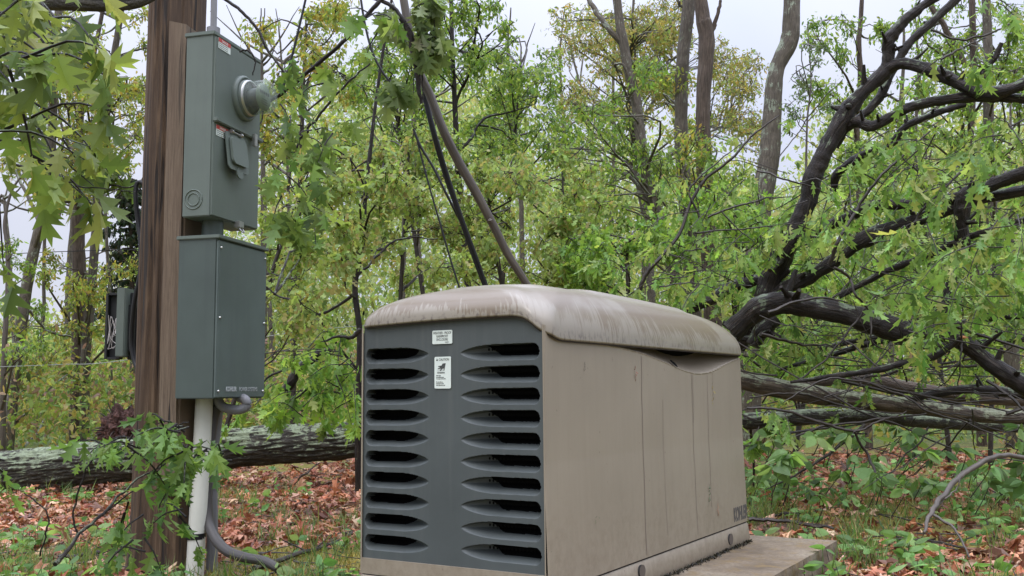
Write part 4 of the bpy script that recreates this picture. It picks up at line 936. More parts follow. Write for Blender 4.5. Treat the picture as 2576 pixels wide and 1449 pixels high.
# centre
tree('thin_tree', 'thin dark crooked tree rising left of the generator roof', 7.5, [(902, 1000), (905, 840), (893, 720), (912, 620), (917, 520), (926, 430), (945, 260), (965, 120), (985, 0)], [16, 15, 15, 13, 12, 11, 9, 8, 7], [(780, 380, 1000, 660, 12, 60), (700, 560, 900, 800, 8, 60)], OLIVE, BARK_WET, .075, 8, 8, tpl=LOBED3, group=BG, top=1,
     forks=[([(893, 740, 0), (800, 790, .1), (740, 757, .1), (698, 744, .2), (662, 714, .2)], [9, 7, 6, 5, 3]), ([(920, 500, 0), (985, 452, .1), (905, 428, .2), (800, 455, .2), (720, 476, .2)], [7, 6, 6, 5, 3]), ([(895, 700, 0), (950, 640, .1), (1010, 600, .2), (1100, 600, .2)], [7, 6, 5, 3])])
tree('slim_tree', 'slim straight tree rising behind the bowed limb and cables', 11, [(1200, 900), (1175, 700), (1160, 520), (1150, 400), (1146, 300), (1138, 120), (1135, 0)], [18, 17, 16, 15, 14, 12, 11], [(980, 60, 1300, 400, 24, 62), (1050, 0, 1260, 80, 8, 55)], GREEN, BARK_WET, .075, 9, 9, group=BG,
     forks=[([(1150, 380, 0), (1185, 350, .1), (1220, 300, .2), (1330, 270, .2)], [9, 8, 6, 3]), ([(1146, 260, 0), (1180, 180, 0), (1188, 130, .2), (1260, 60, .3)], [8, 6, 5, 3])])
tree('leaning_tree', 'tall grey trunk leaning left with a long side limb, above the roof', 12.5, [(1700, 720), (1672, 596), (1645, 509), (1620, 407), (1600, 255), (1582, 180), (1567, 100), (1552, 0)], [32, 31, 29, 28, 27, 26, 25, 23], [(1380, 230, 1560, 520, 16, 62), (1560, 150, 1700, 500, 10, 60), (1480, 380, 1700, 620, 12, 65)], GREEN, BARK_LICHEN, .08, 9, 8, group=BG,
     forks=[([(1565, 110, 0), (1530, 70, 0), (1500, 30, .1), (1478, -10, .2)], [16, 15, 14, 13]), ([(1660, 560, 0), (1600, 460, .2), (1540, 420, .3), (1460, 370, .4)], [12, 10, 8, 4]), ([(1608, 300, 0), (1575, 175, -.2), (1545, 160, -.2)], [8, 7, 6])])
tree('oak_tree', 'tan-crowned oak in young leaf high behind the generator', 17, [(1640, 760), (1625, 560), (1600, 420), (1590, 300), (1580, 160), (1590, 60)], [22, 20, 17, 14, 10, 7], [(1420, 40, 1720, 300, 62, 60), (1560, 0, 1720, 120, 16, 55), (1790, 120, 1900, 330, 18, 55), (1800, 300, 1930, 420, 8, 50)], TAN, BARK_GREY, .085, 10, 9, group=BG,
     forks=[([(1600, 420, 0), (1560, 330, .3), (1500, 260, .5), (1450, 200, .6)], [10, 8, 6, 4]), ([(1595, 350, 0), (1640, 260, .3), (1690, 150, .6)], [10, 7, 4]), ([(1610, 470, 0), (1700, 380, .2), (1790, 330, .4), (1860, 300, .5)], [9, 8, 6, 4])])
tree('rough_barked_tree', 'straight dark grey trunk, left of the two close tall trunks right of centre', 13, [(1742, 740), (1732, 580), (1718, 420), (1713, 300), (1718, 140), (1733, 0)], [40, 38, 35, 34, 34, 34], [(1640, 150, 1800, 480, 10, 60)], YGREEN, BARK_GREY, .08, 9, 8, group=BG, forks=[([(1735, 30, 0), (1712, 14, 0), (1700, -5, 0)], [8, 8, 8])])
tree('shaggy_tree', 'reddish brown shaggy trunk with a snapped side fork, right of the two close tall trunks', 12.5, [(1790, 740), (1781, 590), (1771, 420), (1769, 250), (1778, 110), (1772, 60), (1762, 0)], [44, 42, 40, 38, 42, 40, 36], [(1740, 380, 1900, 560, 8, 55)], GREEN, BARK_BROWN, .08, 9, 8, group=BG, forks=[([(1785, 85, 0), (1799, 60, 0), (1812, 0, 0)], [14, 11, 8])])
tree('curved_tree', 'tall pale lichen-spotted trunk with an S bend, alone against the open sky', 11.5, [(1898, 760), (1908, 596), (1918, 500), (1936, 382), (1944, 255), (1955, 170), (1985, 100), (1992, 0)], [60, 56, 54, 52, 46, 40, 46, 42], [], GREEN, BARK_LICHEN, group=BG, sides=20)
tree('thin_tree', 'thin broken dark trunk right of the S-bend trunk', 12, [(2172, 700), (2160, 458), (2155, 331), (2165, 204), (2160, 102), (2168, 0)], [17, 16, 15, 15, 14, 11], [(2050, 60, 2230, 320, 14, 55), (2060, 320, 2200, 480, 6, 55)], GREEN, BARK_BROWN, .08, 9, 8, group=BG)
tree('pale_sapling', 'feathery pink-stemmed sapling in the sky gap right of the S-bend trunk', 10, [(2025, 520), (2028, 407), (2031, 300), (2040, 200), (2031, 60)], [7, 6, 5, 4, 2], [(1975, 30, 2090, 330, 11, 32)], [(.17, .24, .11), (.13, .20, .09)], BARK_PALE, .05, 8, 4, group=BG, top=0)
tree('brown_tree', 'slim brown trunk behind the forked dark limbs at right', 13, [(2455, 740), (2440, 500), (2440, 382), (2448, 178), (2445, 0)], [22, 20, 17, 17, 16], [(2300, 0, 2560, 220, 20, 60), (2250, 220, 2420, 420, 10, 60)], GREEN, BARK_BROWN, .08, 9, 8, group=BG, forks=[([(2430, 170, 0), (2390, 90, 0), (2343, 15, 0)], [16, 15, 13])])
tree('grey_tree', 'stout grey trunk near the right edge behind the fallen limbs', 12.5, [(2545, 900), (2532, 733), (2496, 550), (2488, 356), (2486, 153), (2481, 0)], [36, 34, 30, 26, 24, 22], [(2440, 30, 2620, 420, 18, 62), (2440, 420, 2620, 640, 8, 60)], GREEN, BARK_GREY, .08, 9, 8, group=BG)
# understorey wall in the middle distance
UG = 'leafy understorey trees'
und = [(680, 700, 9.5, OLIVE, 'narrow understorey tree seen between the switch box and the thin crooked tree', (650, 480, 830, 900, 15, 62)),
       (1010, 700, 9.0, OLIVE, 'olive-leaved understorey tree behind the thin cables', (930, 330, 1130, 720, 22, 62)),
       (1260, 700, 9.0, OLIVE, 'olive-leaved understorey tree just above the middle of the roof', (1110, 400, 1330, 720, 24, 62)),
       (1420, 700, 9.5, OLIVE, 'olive and brown understorey tree above the right of the roof crown', (1300, 380, 1530, 720, 24, 62)),
       (1580, 720, 8.5, FRESH, 'bright green understorey tree right of the roof crown', (1430, 560, 1720, 740, 18, 58)),
       (1290, 400, 13, GREEN, 'round-topped green tree below the sky gap at top centre', (1180, 130, 1440, 420, 34, 62)),
       (1000, 300, 12, GREEN, 'green tree behind the hanging leaf bunch', (860, 60, 1080, 380, 18, 62)),
       (760, 300, 11, YGREEN, 'yellow-green tree behind the leaves right of the meter box', (640, 0, 900, 420, 26, 62)),
       (2330, 600, 10, GREEN, 'green understorey tree behind the fallen crown', (2150, 330, 2450, 700, 24, 62)),
       (1850, 650, 9.5, FRESH, 'bright green understorey tree at the foot of the S-bend trunk', (1700, 480, 2000, 740, 20, 60)),
       (2500, 760, 9.5, FRESH, 'green understorey tree at the right edge below the fallen limbs', (2380, 560, 2620, 920, 20, 62)),
       (2050, 850, 9, FRESH, 'green understorey tree right behind the far end of the roof', (1880, 700, 2260, 960, 20, 60))]
for (x, yb, y, cols, lab, bx) in und:
    x0, y0, x1, y1, nc, r = bx
    tree('understorey_tree', lab, y, [(x, min(yb, 900)), ((x + (x0 + x1) / 2) / 2, (yb + y0) / 2 + 20), ((x0 + x1) / 2, y0 + 40)], [11, 8, 4], [bx], cols, BARK_TWIG, .07 if y < 11 else .08, 10, 9, tpl=LOBED3 if y < 10 else SIMPLE, group=UG, top=0, sides=7)
# far woods
def far_wood():
    mb = MB(); tk = MB(); P = []; S = []
    for k in range(1500):
        y = random.uniform(22, 48); px = random.uniform(-200, 2800)
        hz = 860 if px < 330 else (620 if px < 640 else (190 if px < 1320 else (330 if px < 1750 else (430 if px < 2080 else 260))))
        pyt = hz + random.uniform(0, 60) + 25 * math.sin(px * .02)
        C = V(px, random.uniform(pyt, 1010), y); n = 150; rad = random.uniform(.8, 1.6)
        P.append(np.array(C) + rng.normal(size=(n, 3)) * rad * .5); S.append(rng.uniform(.12, .26, n))
    P = np.concatenate(P); S = np.concatenate(S); d = rdir(len(P)); d[:, 2] -= .5
    leaves(mb, SIMPLE, P, d, S, palette(len(P), [(.38, .47, .18), (.31, .41, .15), (.46, .52, .23), (.23, .32, .12), (.44, .43, .19)], None, .22)); o = mb.build('distant_woods', LEAF, color=True); tag(o, 'pale green far-off wood closing the view between the trunks', 'woods', kind='stuff')
far_wood()
def thicket():
    mb = MB(); P = []; S = []
    for k in range(330):
        y = random.uniform(12, 22); px = random.uniform(-150, 950) if k < 230 else random.uniform(1900, 2700); C = V(px, random.uniform(920, 1085), y); C.z = max(C.z, .25); n = 130
        P.append(np.array(C) + rng.normal(size=(n, 3)) * [.5, .5, .28]); S.append(rng.uniform(.06, .13, n))
    P = np.concatenate(P); S = np.concatenate(S); P[:, 2] = np.abs(P[:, 2]); d = rdir(len(P)); d[:, 2] -= .4
    leaves(mb, SIMPLE, P, d, S, palette(len(P), [(.26, .36, .09), (.20, .30, .08), (.36, .40, .12), (.14, .22, .06), (.40, .33, .12), (.30, .20, .14)], None, .22)); o = mb.build('thicket', LEAF, color=True); tag(o, 'low green and yellowish brush growing between the trunk feet behind the fallen log', 'brush', kind='stuff')
thicket()
FG = 'thin trunks in the far woods'
FT = [(45, 'thin far trunk just right of the leaning tree foot at the left edge'), (95, 'second thin far trunk from the left edge'), (160, 'thin far trunk just left of the pair of grey trees'), (285, 'thin far trunk between the grey pair and the telephone box'), (665, 'thin far trunk touching the right edge of the switch box'), (690, 'second thin far trunk right of the switch box'),
      (745, 'third thin far trunk right of the switch box'), (1000, 'thin far trunk left of the thin cables'), (1075, 'thin far trunk behind the thin cables'), (1330, 'thin far trunk right above the foot of the bowed limb'), (1415, 'thin far trunk above the crown of the generator roof'), (1510, 'thin far trunk left of the leaning grey tree'), (1620, 'thin far trunk hidden behind the leaning grey tree foot'),
      (2235, 'thin far trunk under the fork of the dark fallen limbs'), (2290, 'thin far trunk right of the fork of the dark limbs'), (2350, 'thin far trunk left of the slim brown tree'), (2560, 'thin far trunk at the right edge')]
for px, flab in FT:
    y = random.uniform(16, 26); w = random.uniform(9, 17); mb = MB(); lean = random.uniform(-50, 50)
    P = [V(px, 1060, y), V(px + lean * .3, 800, y), V(px + lean * .6 + random.uniform(-10, 10), 500, y), V(px + lean + random.uniform(-15, 15), 150 if px > 330 else 550, y), V(px + lean * 1.2, 20 if px > 330 else 380, y)]
    P[0].z = gz(P[0].x, y) - .1; tube(mb, P, [w * y / F / 2 * q for q in (1, .9, .75, .5, .2)], 7, n=30, wob=.02)
    for q in range(7):
        a = P[2].lerp(P[3], random.random()); b_ = a + Vector((random.uniform(-1.5, 1.5), random.uniform(-.6, .6), random.uniform(.2, 1.2))); tube(mb, [a, (a + b_) / 2 + Vector((0, 0, -.1)), b_], [.03, .018, .006], 5, n=8, wob=.02)
    o = mb.build('distant_trunk', BARK_GREY); tag(o, flab, 'tree', FG)

# ------------------------------------------------------------------ fallen tree at right
def sprays(tw, st, region, n, y, size, ln=(.25, .5), dirx=-.5, nl=12, droop=1.1, dy=.5, rise=-.1):
    x0, y0, x1, y1 = region
    for _ in range(n):
        yy = y + random.uniform(-dy, dy); a = np.array(V(random.uniform(x0, x1), random.uniform(y0, y1), yy)); L_ = random.uniform(*ln)
        d = np.array([dirx + random.uniform(-.6, .6), random.uniform(-.6, .3), rise + random.uniform(-.4, .4)]); d /= np.linalg.norm(d)
        m_ = a + d * L_ * .5; e = a + d * L_ + np.array([0, 0, -.28 * L_]); tube(tw, [a - d * L_ * .15, a, m_, e], [.004, .0035, .0028, .0012], 5, n=9, cap=False)
        pts = catmull([a, m_, e], 12)[1:]
        k = rng.integers(len(pts), size=nl); k[: nl // 2] = rng.integers(len(pts) - 4, len(pts), size=nl // 2)
        p = pts[k] + rng.normal(size=(nl, 3)) * size * .12; dd = rdir(nl) * .8 + d * .5; dd[:, 2] -= droop
        st[0].append(p); st[1].append(dd); st[2].append(size * rng.uniform(.55, 1.2, nl))

def fallen():
    t = empty('fallen_tree', V(2000, 1000, 6.4)[:2] + (0,), 'fallen tree with dark wet forking limbs and wilting green leaves right of the generator', 'fallen tree')
    S_ = lambda pts, y0, y1: [V(a, b, y0 + (y1 - y0) * i / (len(pts) - 1)) for i, (a, b) in enumerate(pts)]
    limbs = [([(1850, 870), (1885, 815), (1919, 762), (1950, 690), (1972, 636), (2000, 590)], [56, 60, 62, 62, 58, 50], 6.4, 6.1),
             ([(2000, 592), (2033, 499), (2047, 438), (2083, 367), (2124, 290), (2170, 232), (2228, 178)], [48, 47, 46, 45, 42, 40, 38], 6.1, 5.9),
             ([(2225, 190), (2236, 140), (2236, 102), (2270, 58), (2323, 14), (2370, -20)], [32, 32, 31, 30, 26, 24], 5.9, 5.8),
             ([(2222, 182), (2262, 160), (2313, 168), (2374, 193), (2445, 224), (2501, 234), (2590, 206)], [32, 33, 33, 34, 36, 34, 30], 5.9, 5.5),
             ([(2100, 368), (2125, 325), (2158, 308), (2196, 318), (2262, 282), (2323, 260), (2425, 246), (2500, 244), (2600, 250)], [20, 26, 28, 26, 26, 27, 27, 28, 27], 6.05, 5.55),
             ([(2150, 306), (2206, 255), (2233, 204), (2277, 122), (2333, 66), (2420, -15)], [20, 22, 21, 21, 21, 20], 6.1, 6.0),
             ([(2096, 480), (2106, 440), (2128, 418), (2175, 387), (2246, 356), (2282, 316), (2364, 282), (2430, 262)], [20, 22, 22, 20, 22, 18, 17, 15], 6.3, 5.9),
             ([(1880, 785), (1961, 735), (2068, 677), (2170, 606), (2272, 565), (2364, 535), (2476, 499), (2600, 474)], [28, 34, 36, 38, 36, 32, 32, 30], 6.3, 5.5),
             ([(2060, 585), (2080, 570), (2145, 540), (2196, 519), (2323, 511), (2435, 489), (2506, 462), (2600, 425)], [18, 24, 26, 28, 22, 30, 34, 34], 6.2, 5.4),
             ([(2425, 640), (2420, 590), (2420, 535), (2427, 492), (2450, 478)], [30, 34, 37, 36, 26], 5.6, 5.5),
             ([(2110, 745), (2241, 677), (2338, 642), (2425, 600), (2510, 575), (2600, 545)], [14, 17, 17, 16, 18, 15], 5.9, 5.4),
             ([(1840, 835), (1892, 789), (1935, 768), (1983, 760), (2053, 775), (2133, 790), (2214, 816), (2295, 843)], [52, 58, 60, 58, 56, 56, 58, 52], 6.0, 5.7),
             ([(2270, 835), (2350, 838), (2418, 857), (2483, 907), (2536, 942), (2620, 1000)], [50, 40, 40, 44, 44, 42], 5.7, 5.5),
             ([(1700, 795), (1731, 778), (1784, 757), (1838, 724), (1908, 703)], [18, 24, 28, 28, 26], 6.4, 6.3),
             ([(1895, 870), (1910, 840), (1950, 800)], [44, 46, 40], 6.2, 6.2),
             ([(2370, 860), (2372, 780), (2395, 700), (2400, 650)], [26, 24, 22, 20], 5.9, 5.9),
             ([(1988, 962), (2107, 945), (2214, 929), (2278, 912), (2348, 896), (2395, 868), (2418, 850)], [8, 14, 16, 15, 18, 16, 14], 5.4, 5.2),
             ([(2448, 195), (2470, 180), (2500, 150), (2520, 108)], [14, 15, 14, 12], 5.7, 5.6),
             ([(2300, 1000), (2420, 980), (2520, 985), (2600, 1000)], [18, 22, 24, 22], 6.0, 5.9), ([(2200, 860), (2360, 830), (2480, 800), (2600, 795)], [12, 16, 18, 16], 6.5, 6.3), ([(1900, 895), (2050, 880), (2200, 850), (2350, 870), (2600, 850)], [8, 12, 15, 18, 18], 6.8, 6.6), ([(1960, 930), (2100, 890), (2200, 862), (2300, 850)], [8, 14, 14, 10], 6.6, 6.4)]
    for pts, w, y0, y1 in limbs:
        P = S_(pts, y0, y1); mb = MB(); tube(mb, P, [a * p.y / F / 2 for a, p in zip(w, P)], 20, n=len(P) * 10, rough=.3, seed=random.uniform(0, 50)); 
        C_ = catmull([p[:] for p in P], 40)
        for q in range(4):       # broken stubs and knots
            i_ = random.randrange(5, 36); a = Vector(C_[i_]); r_ = w[len(w) // 2] * P[0].y / F / 2; d = Vector((random.uniform(-.6, .6), random.uniform(-.8, .1), random.uniform(-.3, 1))).normalized()
            tube(mb, [a, a + d * r_ * 1.3, a + d * r_ * random.uniform(1.5, 4)], [r_ * .5, r_ * .32, r_ * .16], 7, n=7, rough=.3, seed=q)
        mb.build('limb', BARK_WET, t)
    mb = MB(); c = V(2419, 849, 5.2); 
    for k in range(7): tube(mb, [c + Vector((-.008, 0, 0)), c + Vector((random.uniform(.01, .035), random.uniform(-.01, .01), random.uniform(-.012, .014)))], [.008, .001], 5, n=3)
    mb.build('snapped_end', WOODRAW, t)
    # finer bare branches
    tw = MB()
    fine = [([(1600, 745), (1640, 670), (1700, 600), (1760, 470), (1840, 400), (1905, 330), (1960, 290)], [12, 10, 9, 8, 7, 5, 3], 6.0), ([(1760, 545), (1735, 480), (1790, 420), (1870, 360)], [6, 5, 4, 2], 6.0), ([(1780, 548), (1850, 520), (1930, 500), (1990, 495)], [6, 5, 4, 2], 5.9),
            ([(1750, 585), (1850, 578), (1935, 570), (1990, 558)], [5, 4, 3, 2], 6.0), ([(1905, 430), (1960, 445), (2040, 470), (2100, 500), (2160, 560)], [5, 5, 4, 4, 2], 5.8),
            ([(2086, 665), (2110, 600), (2160, 520), (2210, 450), (2265, 400), (2340, 330)], [10, 9, 8, 7, 6, 4], 5.6), ([(2100, 672), (2140, 700), (2150, 740), (2190, 790), (2190, 850), (2240, 890)], [8, 7, 6, 5, 4, 3], 5.4), ([(2000, 960), (2080, 900), (2160, 800), (2210, 740), (2300, 700)], [4, 5, 5, 4, 3], 5.6),
            ([(2420, 850), (2410, 800), (2385, 765)], [5, 4, 3], 5.2), ([(2418, 850), (2416, 910), (2410, 970)], [5, 4, 3], 5.2), ([(1970, 1010), (2060, 960), (2140, 955), (2260, 990), (2330, 1030), (2420, 1060), (2540, 1110)], [3, 5, 6, 6, 5, 4, 3], 5.2), ([(1880, 1025), (1960, 1030), (2060, 1060), (2150, 1085), (2210, 1060), (2280, 1035)], [6, 7, 8, 7, 5, 3], 5.2), ([(2150, 1085), (2180, 1140), (2212, 1205)], [6, 7, 7], 5.2),
            ([(1965, 1120), (2060, 1075), (2190, 1060), (2330, 1040)], [4, 6, 6, 4], 5.6), ([(1885, 1000), (2000, 990), (2090, 1010), (2240, 1060), (2400, 1130), (2576, 1160)], [4, 5, 5, 5, 4, 3], 5.8), ([(2260, 640), (2300, 560), (2330, 520), (2420, 430), (2520, 330), (2600, 290)], [8, 7, 7, 6, 5, 4], 5.6), ([(2340, 75), (2420, 100), (2500, 80), (2576, 40)], [7, 6, 5, 3], 5.7), ([(2365, 150), (2420, 120), (2480, 95)], [7, 5, 3], 5.7), ([(1960, 395), (2010, 330), (2060, 260), (2120, 200)], [3, 3, 3, 2], 6.4)]
    for pts, w, y in fine: P = [V(a, b, y + random.uniform(-.05, .05)) for a, b in pts]; tube(tw, P, [a * y / F / 2 for a in w], 8, n=len(P) * 7, wob=.006)
    for k in range(95):      # thin criss-cross twigs in the pile
        a = V(random.uniform(1880, 2600), random.uniform(780, 1130), random.uniform(5.2, 7)); d = Vector((random.uniform(-1, 1), random.uniform(-.4, .4), random.uniform(-.28, .3))).normalized(); L_ = random.uniform(.3, 1.3); r_ = random.choice((.003, .004, .006, .011))
        tube(tw, [a, a + d * L_ * .5 + Vector((0, 0, random.uniform(-.06, .06))), a + d * L_], [r_, r_ * .7, r_ * .3], 6, n=12, wob=.012)
    for k in range(70):
        a = V(random.uniform(1650, 2600), random.uniform(420, 800), random.uniform(5.4, 6.8)); d = Vector((random.uniform(-1, 1), random.uniform(-.4, .4), random.uniform(-.5, .5))).normalized(); L_ = random.uniform(.3, .9); r_ = random.choice((.002, .003, .005))
        tube(tw, [a, a + d * L_ * .5 + Vector((0, 0, random.uniform(-.06, .06))), a + d * L_], [r_, r_ * .7, r_ * .3], 5, n=10, wob=.012)
    st = ([], [], [])
    for reg, n, y, sz in (((1690, 590, 1880, 730), 26, 6.2, .095), ((1700, 440, 1880, 540), 7, 6.2, .095), ((1900, 490, 2160, 600), 20, 5.7, .10), ((1900, 560, 2200, 690), 18, 6.7, .10), ((1980, 600, 2250, 700), 14, 6.7, .10), ((2220, 330, 2576, 470), 26, 5.3, .105), ((2240, 380, 2600, 640), 30, 6.4, .10), ((2250, 520, 2600, 660), 26, 5.3, .105), ((2240, 600, 2600, 720), 22, 6.4, .10),
                          ((2330, 690, 2430, 880), 16, 5.05, .105), ((2420, 620, 2600, 780), 14, 5.3, .10), ((2460, 700, 2600, 830), 16, 6.3, .10), ((1885, 820, 1960, 900), 10, 6.3, .095), ((1960, 790, 2260, 900), 34, 6.6, .09), ((2130, 900, 2576, 960), 8, 6.6, .08), ((2350, 10, 2600, 160), 9, 5.6, .10), ((1560, 640, 1720, 740), 14, 6.6, .085), ((1885, 1010, 1990, 1080), 8, 5.6, .09), ((2020, 440, 2200, 520), 8, 6.3, .095), ((1870, 330, 2000, 440), 3, 6.3, .085), ((2410, 620, 2600, 700), 8, 5.0, .11)):
        sprays(tw, st, reg, int(n * (.62 if y < 5.8 else .9) + .5), y, sz * .95, nl=14, ln=(.15, .36), droop=1.5)
    tw.build('fine_twigs', BARK_TWIG, t)['kind'] = 'stuff'
    leaf_build(st, OAK, [(.27, .43, .12), (.22, .37, .10), (.34, .48, .16), (.16, .28, .08), (.38, .44, .15)], 'foliage', t, jit=.17, droop=.85, fold=.7, width=(.4, .8))
    # broad low leaves under the logs
rng = np.random.default_rng(21); random.seed(21)
fallen()

def hanging(name, label, twigs, regs, y, size, cols, tpl=OAK, droop=1.2, cat='branch', bark=None, nl=12, ln=(.2, .4), dy=.3, dirx=-.3, base=None):
    t = empty(name, base or V(twigs[0][0][0][0], twigs[0][0][0][1], y)[:], label, cat); tw = MB(); st = ([], [], [])
    for pts, w in twigs: P = [V(p[0], p[1], p[2] if len(p) > 2 else y) for p in pts]; q = MB(); tube(q, P, [a * y / F / 2 for a in w], 9, n=len(P) * 8, wob=.004, rough=.1); q.build('twig', bark or BARK_WET, t)
    for reg, n in regs: sprays(tw, st, reg, n, y, size, ln, dirx, nl, droop, dy)
    if regs: tw.build('fine_twigs', bark or BARK_WET, t)['kind'] = 'stuff'
    leaf_build(st, tpl, cols, 'foliage', t, jit=.17, droop=.6, fold=.6, width=(.5, 1.05)); return t
FC = [(.21, .32, .085), (.17, .27, .07), (.26, .36, .11), (.12, .20, .06)]
OAKB = _tpl([(x * 1.35, y) for x, y in OAK[0]], OAK[1])
hanging('maple_branch', 'overhanging branch of large soft leaves filling the top left corner', [([(-60, 20), (60, 60), (150, 150), (200, 220)], [10, 8, 5, 3]), ([(-60, 260), (40, 330), (120, 430), (200, 470), (340, 480)], [9, 7, 5, 4, 2])],
        [((-60, -60, 150, 60), 15), ((-80, 60, 90, 280), 18), ((-60, 280, 110, 440), 11)], 2.3, .088, [(.27, .34, .10), (.20, .27, .08), (.33, .39, .13), (.13, .19, .06)], OAKB, 1.0, nl=5, ln=(.12, .26), dy=.35, dirx=.4)
hanging('leafy_branch', 'dark branch with drooping lobed leaves right of the meter box', [([(655, 262, 4.7), (705, 238, 4.7), (770, 185, 4.6), (872, 95, 4.5), (932, 30, 4.5), (975, -20, 4.5)], [10, 12, 12, 12, 13, 14]), ([(555, -10), (625, 45), (675, 125), (725, 200), (775, 285)], [9, 8, 7, 6, 4]), ([(740, 375), (770, 330), (800, 295), (872, 210), (930, 160)], [6, 7, 7, 6, 4]), ([(605, 130), (625, 128), (640, 150), (637, 190)], [5, 5, 4, 3]), ([(668, 250, 4.7), (660, 290, 4.7), (650, 330, 4.7)], [6, 5, 3])],
        [((740, 110, 870, 220), 6), ((700, 250, 790, 400), 6), ((790, 300, 890, 400), 5), ((700, 440, 780, 540), 6), ((690, 540, 820, 600), 5), ((850, 10, 960, 90), 4)], 4.0, .105, FC, OAKB, 1.8, nl=4, ln=(.06, .12), dirx=.1, dy=.15)
hanging('leafy_branch', 'bunch of large hanging leaves wrapped round the top of the bowed limb', [([(930, -10), (990, 20), (1030, 90), (1050, 200), (1060, 260)], [8, 12, 16, 14, 8]), ([(1048, 60), (1060, 150), (1066, 250)], [6, 5, 3])],
        [((1055, -40, 1105, 60), 8), ((1058, 60, 1090, 150), 8), ((960, 30, 1000, 80), 3), ((970, 170, 990, 200), 2), ((1010, 190, 1050, 240), 1)], 4.8, .12, [(.18, .25, .10), (.13, .19, .08), (.22, .29, .12)], OAKB, 2.6, nl=6, ln=(.04, .08), dirx=.05, dy=.06)
hanging('leafy_branch', 'sprays of pale wilting leaves hanging over the fallen trunk left of the generator', [([(652, 966), (700, 935), (768, 902)], [5, 6, 5]), ([(700, 1000), (718, 985), (752, 929), (800, 893), (830, 880)], [18, 24, 26, 24, 12]), ([(690, 1050), (720, 1020), (800, 960), (880, 900)], [4, 5, 5, 3]), ([(905, 830), (880, 850), (850, 845), (800, 868)], [14, 9, 7, 4])],
        [((780, 850, 900, 930), 12), ((790, 930, 900, 1040), 16), ((690, 980, 800, 1040), 8), ((640, 1000, 700, 1040), 4)], 6.2, .10, FRESH, OAK, 1.6, nl=11, ln=(.15, .3))
hanging('fallen_branch', 'fallen sprig of lobed green leaves spread across the foot of the pole', [([(140, 1420, 3.0), (200, 1345, 3.1), (270, 1280, 3.2), (330, 1220, 3.3), (440, 1150, 3.4)], [10, 8, 7, 5, 3]), ([(195, 1345), (185, 1290), (200, 1230), (230, 1160), (270, 1120), (300, 1100)], [5, 5, 5, 4, 4, 3]), ([(230, 1320), (300, 1260), (400, 1180), (440, 1080), (480, 1060)], [4, 4, 3, 3, 3]), ([(100, 1400), (120, 1300), (60, 1240)], [4, 4, 3]), ([(400, 1280), (450, 1180), (510, 1140), (560, 1145)], [3, 4, 4, 3])],
        [((230, 1095, 350, 1150), 9), ((400, 1050, 480, 1090), 8), ((440, 1120, 570, 1165), 13), ((440, 1270, 500, 1310), 3), ((310, 1270, 360, 1320), 3), ((320, 1350, 380, 1390), 3), ((-20, 1130, 20, 1220), 3)], 3.3, .075, [(.19, .31, .085), (.15, .26, .07), (.24, .36, .11), (.10, .19, .06)], OAK, 1.3, nl=7, ln=(.07, .15), dy=.2)
hanging('leafy_branch', 'row of dark leaves against the sky just left of the pole', [([(180, 470), (260, 462), (330, 470), (372, 440)], [3, 4, 4, 5]), ([(300, 520), (310, 480), (360, 500)], [3, 3, 2])], [((190, 400, 350, 440), 8)], 4.4, .10, [(.10, .16, .055), (.14, .21, .06)], OAKB, .9, nl=5, ln=(.06, .12), dy=.1)
hanging('curved_sapling', 'bare arched sapling bending to the ground at lower right', [([(2640, 1160, 4.6), (2576, 1150, 4.6), (2515, 1147, 4.5), (2466, 1166, 4.4), (2407, 1205, 4.3), (2368, 1254, 4.2), (2343, 1290, 4.1), (2322, 1340, 4.0)], [12, 13, 13, 14, 14, 13, 12, 6]), ([(2343, 1290, 4.1), (2400, 1330, 4.0), (2440, 1400, 3.9)], [7, 6, 4]), ([(2343, 1285), (2395, 1240), (2420, 1200)], [5, 4, 2])], [], 4.2, .08, GREEN, bark=BARK_PALE, cat='sapling')

# compound-leaved plant beside the generator
def broad_plants():
    t = empty('broad_leaved_shrub', G(2130, 1180)[:], 'low shrub with broad oval leaves under the logs right of the generator', 'shrub'); tw = MB(); st = ([], [], [])
    for k in range(80):
        px, py = random.uniform(1885, 2600), random.uniform(1070, 1260)
        if k < 6: px, py = random.uniform(1930, 1990), random.uniform(1130, 1175)
        y = random.uniform(4.9, 6.4) if k > 5 else 4.4
        c = V(px, py, y); b_ = c + Vector((random.uniform(-.08, .08), .1, -random.uniform(.06, .2))); tube(tw, [b_, (b_ + c) / 2 + Vector((.03, 0, .03)), c], [.003, .002, .0015], 5, n=7)
        n = 7; a = rng.uniform(0, 6.28, n); d = np.stack([np.cos(a), np.sin(a) * .8, rng.uniform(-.9, .1, n)], -1); st[0].append(np.tile(np.array(c), (n, 1)) + d * .01); st[1].append(d); st[2].append(random.uniform(.55, 1.1) * rng.uniform(.06, .12, n))
    tw.build('stems', BARK_TWIG, t); leaf_build(st, OVATE, [(.19, .33, .11), (.15, .27, .09), (.24, .38, .13), (.10, .18, .06)], 'foliage', t, droop=.4)
broad_plants()

